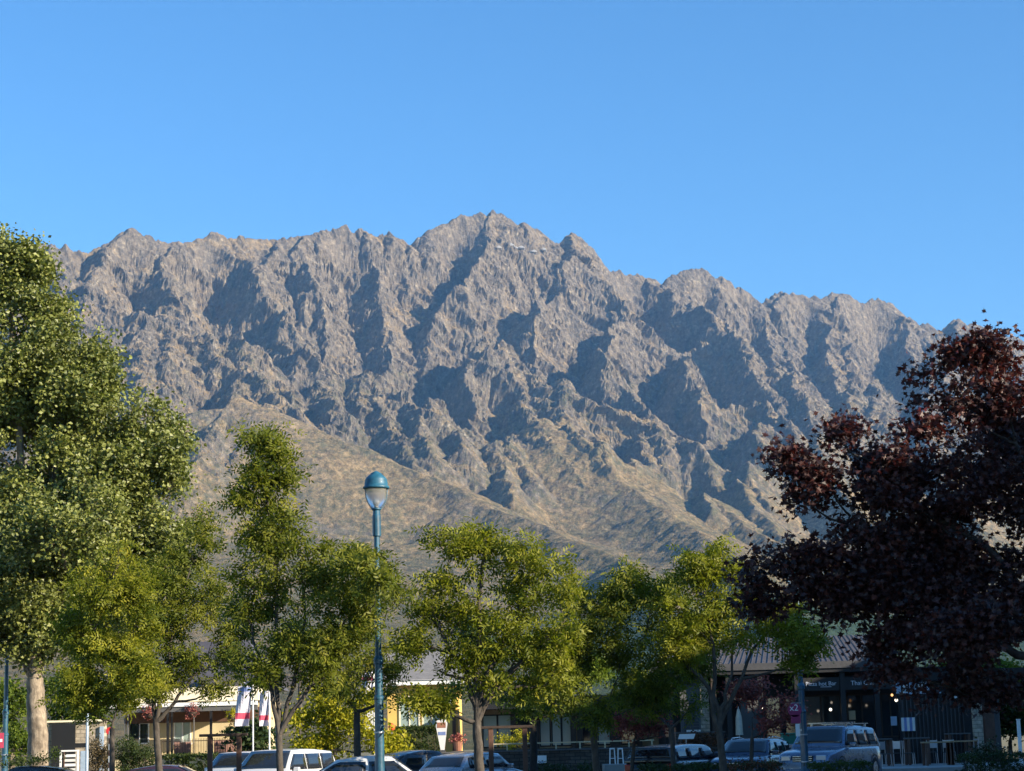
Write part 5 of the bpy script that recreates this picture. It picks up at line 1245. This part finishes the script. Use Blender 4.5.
block('shade_block_far', SX2, SX2 + 10, 66.6, 86, 10.6, 'added lower brick block, unseen beyond the right edge, shading the restaurant front', 3, 5)
block('shade_block_tall', SX2, SX2 + 10, 31, 66, SH2, 'added tall brick block, unseen beyond the right edge, shading the car park', 5, 11)
# planting
shrub('dry_shrub', 'brown rounded shrub between the sign post and the striped pole', 'shrub', 76, [(99, 748, 11, 11), (94, 756, 9, 10), (103, 757, 9, 10), (99, 766, 12, 10)], 'brown', 51)
shrub('green_shrub', 'green and brown shrub right of the golden ash trunk', 'shrub', 76, [(127, 746, 14, 10), (138, 754, 16, 10), (125, 758, 14, 12), (150, 757, 9, 8), (135, 768, 22, 8)], 'shrub', 52)
hedge('low_hedge', 'leafy green low hedge in front of the verandah fence', 160, 214, 756, 78, 1.2, 'shrub', 53, size=.09)
hedge('clipped_hedge', 'dark clipped hedge under the yellow house windows', 393, 441, 728, 85, 1.2, 'shrub', 54, gz=.3, size=.09)
hedge('clipped_hedge', 'dark green clipped box hedge in the lower right corner', 966, 1040, 755, 60, 1.5, 'hedge', 55)
hedge('low_hedge', 'green planting in front of the silver-grey utility', 812, 872, 764.5, 54, 1.4, 'shrub', 56)
hedge('low_hedge', 'dark low planting in front of the dark van and wagon', 640, 780, 766, 55, 1.2, 'hedge', 57)
shrub('rusty_shrub', 'reddish low shrub in front of the dark wagon', 'shrub', 54.5, [(750, 764, 12, 6), (765, 766, 12, 5), (735, 767, 10, 5)], 'rust', 58, size=.06)
shrub('rusty_shrub', 'orange-brown shrub on the planter above the dark van', 'shrub', 74, [(700, 738, 12, 6), (714, 741, 12, 6), (690, 742, 10, 5)], 'rust', 59, size=.08, gz=.3)
shrub('rose_bush', 'dark rose bush with pale blooms on top of the corner hedge', 'shrub', 61.5, [(983, 750, 8, 7), (992, 748, 7, 8), (976, 753, 6, 6), (1004, 752, 7, 4)], 'rose', 60, size=.08, gz=.4)
shrub('green_shrub', 'green shrub at the foot of the cottonwood', 'shrub', 64, [(30, 760, 14, 8), (54, 755, 8, 8), (14, 763, 12, 6)], 'shrub', 61)
shrub('green_shrub', 'dark shrub at the foot of the stone wall beside the notice', 'shrub', 70, [(540, 770, 12, 6), (560, 771, 14, 6), (585, 770, 12, 6)], 'hedge', 62)
shrub('green_shrub', 'small green plants growing on the patio behind the railing', 'shrub', 82, [(500, 738, 8, 6), (520, 736, 7, 8), (512, 742, 9, 5)], 'gold', 63, gz=.9)
# ---------------------------------------------------------------- cars
def car_paint(name, col, rough=.28, metal=.2):
    return mat(name, col, rough, metal, .04, 2, coat=.8)
CARGLASS = glass_mat('car_glass', (.018, .022, .028), .04)
TRIM = M['black']; CHROME = mat('bright_trim', (.55, .56, .58), .25, .9, .05)
HEADL = mat('headlight_lens', (.6, .62, .66), .15, .2, .05); TAILL = mat('tail_light_lens', (.35, .01, .01), .2, 0, .05)
def loft(rings, cap=True):
    """rings: list of lists of (x,y,z) with equal counts, closed around"""
    b = Box(); k = len(rings[0])
    for r in rings: b.v += r
    for i in range(len(rings) - 1):
        for j in range(k): j2 = (j + 1) % k; b.f.append((i * k + j, i * k + j2, (i + 1) * k + j2, (i + 1) * k + j))
    if cap: b.f.append(tuple(range(k - 1, -1, -1))); n = (len(rings) - 1) * k; b.f.append(tuple(range(n, n + k)))
    return b
STY = dict(  # L, W, H, belt, windscreen base/top, roof end, rear glass base (fractions from the nose), hood z, tail z
 sedan=(4.6, 1.78, 1.45, .92, .27, .42, .70, .86, .86, .98), hatch=(4.2, 1.75, 1.48, .93, .25, .40, .84, .96, .88, .96),
 van=(4.8, 1.88, 1.78, 1.02, .14, .30, .94, .985, .95, 1.05), suv=(4.6, 1.85, 1.68, 1.02, .26, .40, .88, .97, 1.0, 1.04), ute=(5.2, 1.9, 1.80, 1.08, .27, .385, .93, .975, 1.06, 1.10))
def car(name, label, style, paint, loc, rz, cat='car', rails=False, racks=False, h=None):
    L, W, H, bt, a, b_, c, d, hz, tz_ = STY[style]
    if h: H = h
    o = empty(name, loc, rz); tag(o, label, cat, 'vehicles parked along the kerb'); hw = W / 2
    xs = lambda f: L / 2 - f * L       # nose at +x
    def top(f):
        pts = [(0, hz * .62), (.02, hz * .86), (.10, hz * .95), (a, bt + .02), (d, bt + .03), (1 - .03, tz_ * .98), (1, tz_ * .75)]
        for (f0, z0), (f1, z1) in zip(pts[:-1], pts[1:]):
            if f <= f1: return z0 + (z1 - z0) * (f - f0) / max(1e-6, f1 - f0)
        return pts[-1][1]
    def wid(f): return hw * (1 - .16 * max(0, (.14 - f) / .14) ** 1.6 - .10 * max(0, (f - .9) / .1) ** 1.6)
    fr = [0, .012, .035, .07, .12, .2, a, .36, .48, .6, .72, .82, .9, .96, .99, 1.0]; rings = []
    fr = sorted(set(fr))
    for f in fr:
        w = wid(f); t = top(f); x = xs(f); e = 1 if 0 < f < 1 else .9
        half = [(w * .80, .22), (w * .97 * e, .26), (w * e, .45), (w * e, t * .72), (w * .985 * e, t - .10), (w * .93 * e, t - .03), (w * .80, t), (w * .4, t + .012)]
        rings.append([(x, y, z) for y, z in half] + [(x, -y, z) for y, z in reversed(half)])
    body = loft(rings).obj('body', paint, o, smooth=True)
    es = body.modifiers.new('bevel', 'BEVEL'); es.width = .02; es.segments = 2; es.limit_method = 'ANGLE'; es.angle_limit = .6
    # greenhouse
    def roof(f):
        if f < b_: return bt + (H - .04 - bt) * ((f - a) / (b_ - a)) ** .9
        if f <= c: s = (f - b_) / (c - b_); return H - .04 + .04 * math.sin(math.pi * min(1, s * 1.1)) - .05 * s * s
        s = (f - c) / (d - c); zc = H - .09; return zc + (bt + .02 - zc) * s ** 1.1
    def side(f, t):
        z0 = bt - .02; z1 = roof(f); w0 = hw * .925; w1 = hw * .76
        g = (z1 - bt) / (H - bt); tt = t * g
        return w0 + (w1 - w0) * min(1, max(0, tt)), z0 + (z1 - z0) * t
    fg = [a + .004] + [a + (b_ - a) * s for s in (.25, .5, .75, .92)] + [b_, b_ + .04] + [b_ + (c - b_) * s for s in (.2, .4, .6, .8)] + [c - .02, c] + [c + (d - c) * s for s in (.15, .4, .7)] + [d - .002]
    rings = []
    for f in fg:
        x = xs(f); half = []
        for t in (0, .33, .66, .9): y, z = side(f, t); half.append((y, z))
        y, z = side(f, 1); half += [(y - .05, z), (y * .6, z + .018), (y * .2, z + .026)]
        rings.append([(x, y, z) for y, z in half] + [(x, -y, z) for y, z in reversed(half)])
    cab = loft(rings).obj('cabin', paint, o, smooth=True); es = cab.modifiers.new('bevel', 'BEVEL'); es.width = .015; es.segments = 2; es.limit_method = 'ANGLE'; es.angle_limit = .6
    def pane(name, pts, sgn):
        q = Box(); n = len(pts[0])
        for row in pts:
            for f, t in row:
                y, z = side(f, t); q.v.append((xs(f), sgn * (y + .010), z))
        for i in range(len(pts) - 1):
            for j in range(n - 1): k0 = i * n + j; q.f.append((k0, k0 + 1, k0 + n + 1, k0 + n))
        w = q.obj(name, CARGLASS, o, smooth=True); s = w.modifiers.new('thick', 'SOLIDIFY'); s.thickness = .004; s.offset = 0
        return w
    splits = {'sedan': 2, 'hatch': 2, 'van': 3, 'suv': 3, 'ute': 3}[style]
    f0, f1 = a + (b_ - a) * .22, c + (d - c) * (.55 if style == 'sedan' else .1); edges = [f0 + (f1 - f0) * s for s in ({2: (0, .5, 1), 3: (0, .38, .7, 1)}[splits])]
    for sg in (1, -1):
        for i in range(splits):
            e0, e1 = edges[i] + .008, edges[i + 1] - .008; rows = []
            for t in np.linspace(.10, .86, 4):
                row = []
                for s in np.linspace(0, 1, 6):
                    f = e0 + (e1 - e0) * s
                    if i == 0: fm = a + (b_ - a) * (t * .95 + .10); f = max(fm, e0) + (e1 - max(fm, e0)) * s
                    if i == splits - 1 and style == 'sedan': fx = d - (d - c) * (t * .9 + .12); f = e0 + (min(fx, e1 + .05) - e0) * s
                    row.append((f, t if f >= b_ and f <= c else t))
                rows.append(row)
            # heights follow full cabin height, clipped below the sloping pillar
            q = Box(); n = 6
            for row in rows:
                for f, t in row:
                    zz = bt + .0 + (H - .06 - bt) * t; zz = min(zz, roof(f) - .045); g = (zz - bt) / (H - bt); y = hw * .925 + (hw * .76 - hw * .925) * g; q.v.append((xs(f), sg * (y + .012), zz))
            for r_ in range(3):
                for j in range(5): k0 = r_ * 6 + j; q.f.append((k0, k0 + 1, k0 + 7, k0 + 6))
            w = q.obj('side_window', CARGLASS, o, smooth=True); s = w.modifiers.new('thick', 'SOLIDIFY'); s.thickness = .004; s.offset = 0
    def screen(nm, fa, fb, inset):
        q = Box(); n = 7
        for s in np.linspace(0, 1, 6):
            f = fa + (fb - fa) * s; zt = roof(f); g = max(0, (zt - bt) / (H - bt)); y = hw * .925 + (hw * .76 - hw * .925) * g - inset
            for j in np.linspace(-1, 1, n): q.v.append((xs(f) + (.012 if fa < .5 else -.012), y * j, zt + .03 - .012 * j * j))
        for r_ in range(5):
            for j in range(n - 1): k0 = r_ * n + j; q.f.append((k0, k0 + 1, k0 + n + 1, k0 + n))
        w = q.obj(nm, CARGLASS, o, smooth=True); s = w.modifiers.new('thick', 'SOLIDIFY'); s.thickness = .004
    screen('windscreen', a + .02, b_ - .006, .07); screen('rear_window', c + (d - c) * .12, d - (d - c) * .15, .09)
    wr = .33 if style not in ('ute', 'suv') else .37
    for fx in (.18, .80):
        for sg in (1, -1):
            x = xs(fx); wq = Box(); wq.bar((x, sg * (hw - .20), wr), (x, sg * (hw + .012), wr), wr, 24); t = wq.obj('wheel', TRIM, o, bevel=.03)
            rq = Box(); rq.bar((x, sg * (hw + .005), wr), (x, sg * (hw + .02), wr), wr * .62, 20); rq.obj('rim', CHROME, t)
            ar = Box()
            for i in range(12):
                t0, t1 = math.pi * i / 12, math.pi * (i + 1) / 12; R = wr + .05
                ar.quad((x + R * math.cos(t0), sg * (hw + .006), wr + R * math.sin(t0)), (x + R * math.cos(t1), sg * (hw + .006), wr + R * math.sin(t1)), (x + (R + .04) * math.cos(t1), sg * (hw + .004), wr + (R + .04) * math.sin(t1)), (x + (R + .04) * math.cos(t0), sg * (hw + .004), wr + (R + .04) * math.sin(t0)))
            ar.obj('wheel_arch', TRIM, o)
    for sg in (1, -1):
        Box().box(xs(.045), xs(.004), sg * hw * .60 - .16, sg * hw * .60 + .16, hz * .66, hz * .82).obj('headlight', HEADL, o, bevel=.03)
        Box().box(xs(1) - .015, xs(.955), sg * hw * .74 - .12, sg * hw * .74 + .12, tz_ * .70, tz_ * .9).obj('tail_light', TAILL, o, bevel=.02)
        Box().box(xs(a + .09) - .06, xs(a + .09) + .06, sg * (hw * .93 + .02) if sg > 0 else -(hw * .93 + .22), (hw * .93 + .22) if sg > 0 else -(hw * .93 + .02), bt, bt + .14).obj('wing_mirror', paint, o, bevel=.03)
    g = Box(); g.box(xs(.02), xs(-.006), -hw * .34, hw * .34, hz * .64, hz * .80); g.obj('grille', TRIM, o, bevel=.01); q = Box()
    for z in (.66, .72, .78): q.box(xs(.0), xs(-.009), -hw * .33, hw * .33, hz * z, hz * z + .02)
    q.obj('grille_bar', CHROME, o)
    Box().box(xs(.03), xs(-.012), -hw * .8, hw * .8, .30, .46).obj('front_bumper', paint, o, bevel=.04); Box().box(xs(1.012), xs(.97), -hw * .86, hw * .86, .34, .54).obj('rear_bumper', paint, o, bevel=.04)
    if rails:
        for sg in (1, -1):
            q = Box(); pr = [(b_ + .03, -.02), (b_ + .07, .05), ((b_ + c) / 2, .065), (c - .05, .05), (c - .01, -.02)]
            for (fa, za), (fb, zb) in zip(pr[:-1], pr[1:]): q.bar((xs(fa), sg * hw * .68, roof(fa) + za), (xs(fb), sg * hw * .68, roof(fb) + zb), .02, 6)
            q.obj('roof_rail', CHROME, o)
    if racks:
        for f in (b_ + .05, .55, .80):
            q = Box(); z = roof(f) + .09; q.box(xs(f) - .04, xs(f) + .04, -hw * .82, hw * .82, z, z + .035); q.box(xs(f) - .03, xs(f) + .03, hw * .68, hw * .74, roof(f) - .02, z - .001).box(xs(f) - .03, xs(f) + .03, -hw * .74, -hw * .68, roof(f) - .02, z - .001); q.obj('roof_bar', CHROME, o)
    return o
P_WHITE = car_paint('white_car_paint', (.62, .64, .66), metal=0); P_DARK = car_paint('dark_car_paint', (.02, .024, .032)); P_SILV = car_paint('silver_car_paint', (.36, .38, .42), metal=.6)
P_BLUE = car_paint('slate_blue_car_paint', (.13, .18, .27), metal=.5); P_MAR = car_paint('plum_car_paint', (.05, .025, .04)); P_BLK = car_paint('black_car_paint', (.012, .013, .016)); P_DBLUE = car_paint('dark_blue_car_paint', (.04, .065, .12), metal=.3)
R = math.radians
def at(u, Y, z=None): x = PX(u, Y); return (x, Y, (ground_z(x, Y) if z is None else z) + .006)
car('parked_car', 'black car with only its roof showing under the cottonwood at bottom left', 'sedan', P_BLK, at(32, 60), R(180), h=1.40)
car('parked_car', 'plum-dark car with only its roof showing right of the golden ash trunk', 'sedan', P_MAR, at(168, 60), R(0), h=1.32)
car('parked_car', 'white station wagon behind the white van, its windscreen to the left', 'suv', P_WHITE, at(243, 67.5), R(250), h=1.66)
car('parked_van', 'white people carrier behind the tall slim ash trunk', 'van', P_WHITE, at(284, 62), R(253), cat='van', h=1.70)
car('parked_car', 'white sedan at bottom centre behind the tall blue lamp', 'sedan', P_WHITE, at(376, 48), R(4), h=1.48)
car('parked_car', 'dark sedan behind and right of the white sedan', 'sedan', P_DARK, at(418, 65.5), R(40), h=1.55)
car('parked_car', 'silver hatchback between the thick ash trunk and the timber frame', 'hatch', P_SILV, at(474, 63), R(58), h=1.44)
car('parked_van', 'dark boxy van parked before the brown stone planter', 'van', P_BLK, at(676, 64.5, .0), R(64), cat='van', h=1.53)
car('parked_car', 'dark blue wagon with silver roof rails facing the camera', 'suv', P_DBLUE, at(752, 65.5, .10), R(-113), rails=True, h=1.55)
car('parked_utility', 'slate-blue utility with pale roof bars and canopy windows, facing lower left', 'ute', P_BLUE, at(830, 63.5), R(-118), cat='utility vehicle', racks=True, h=1.76)
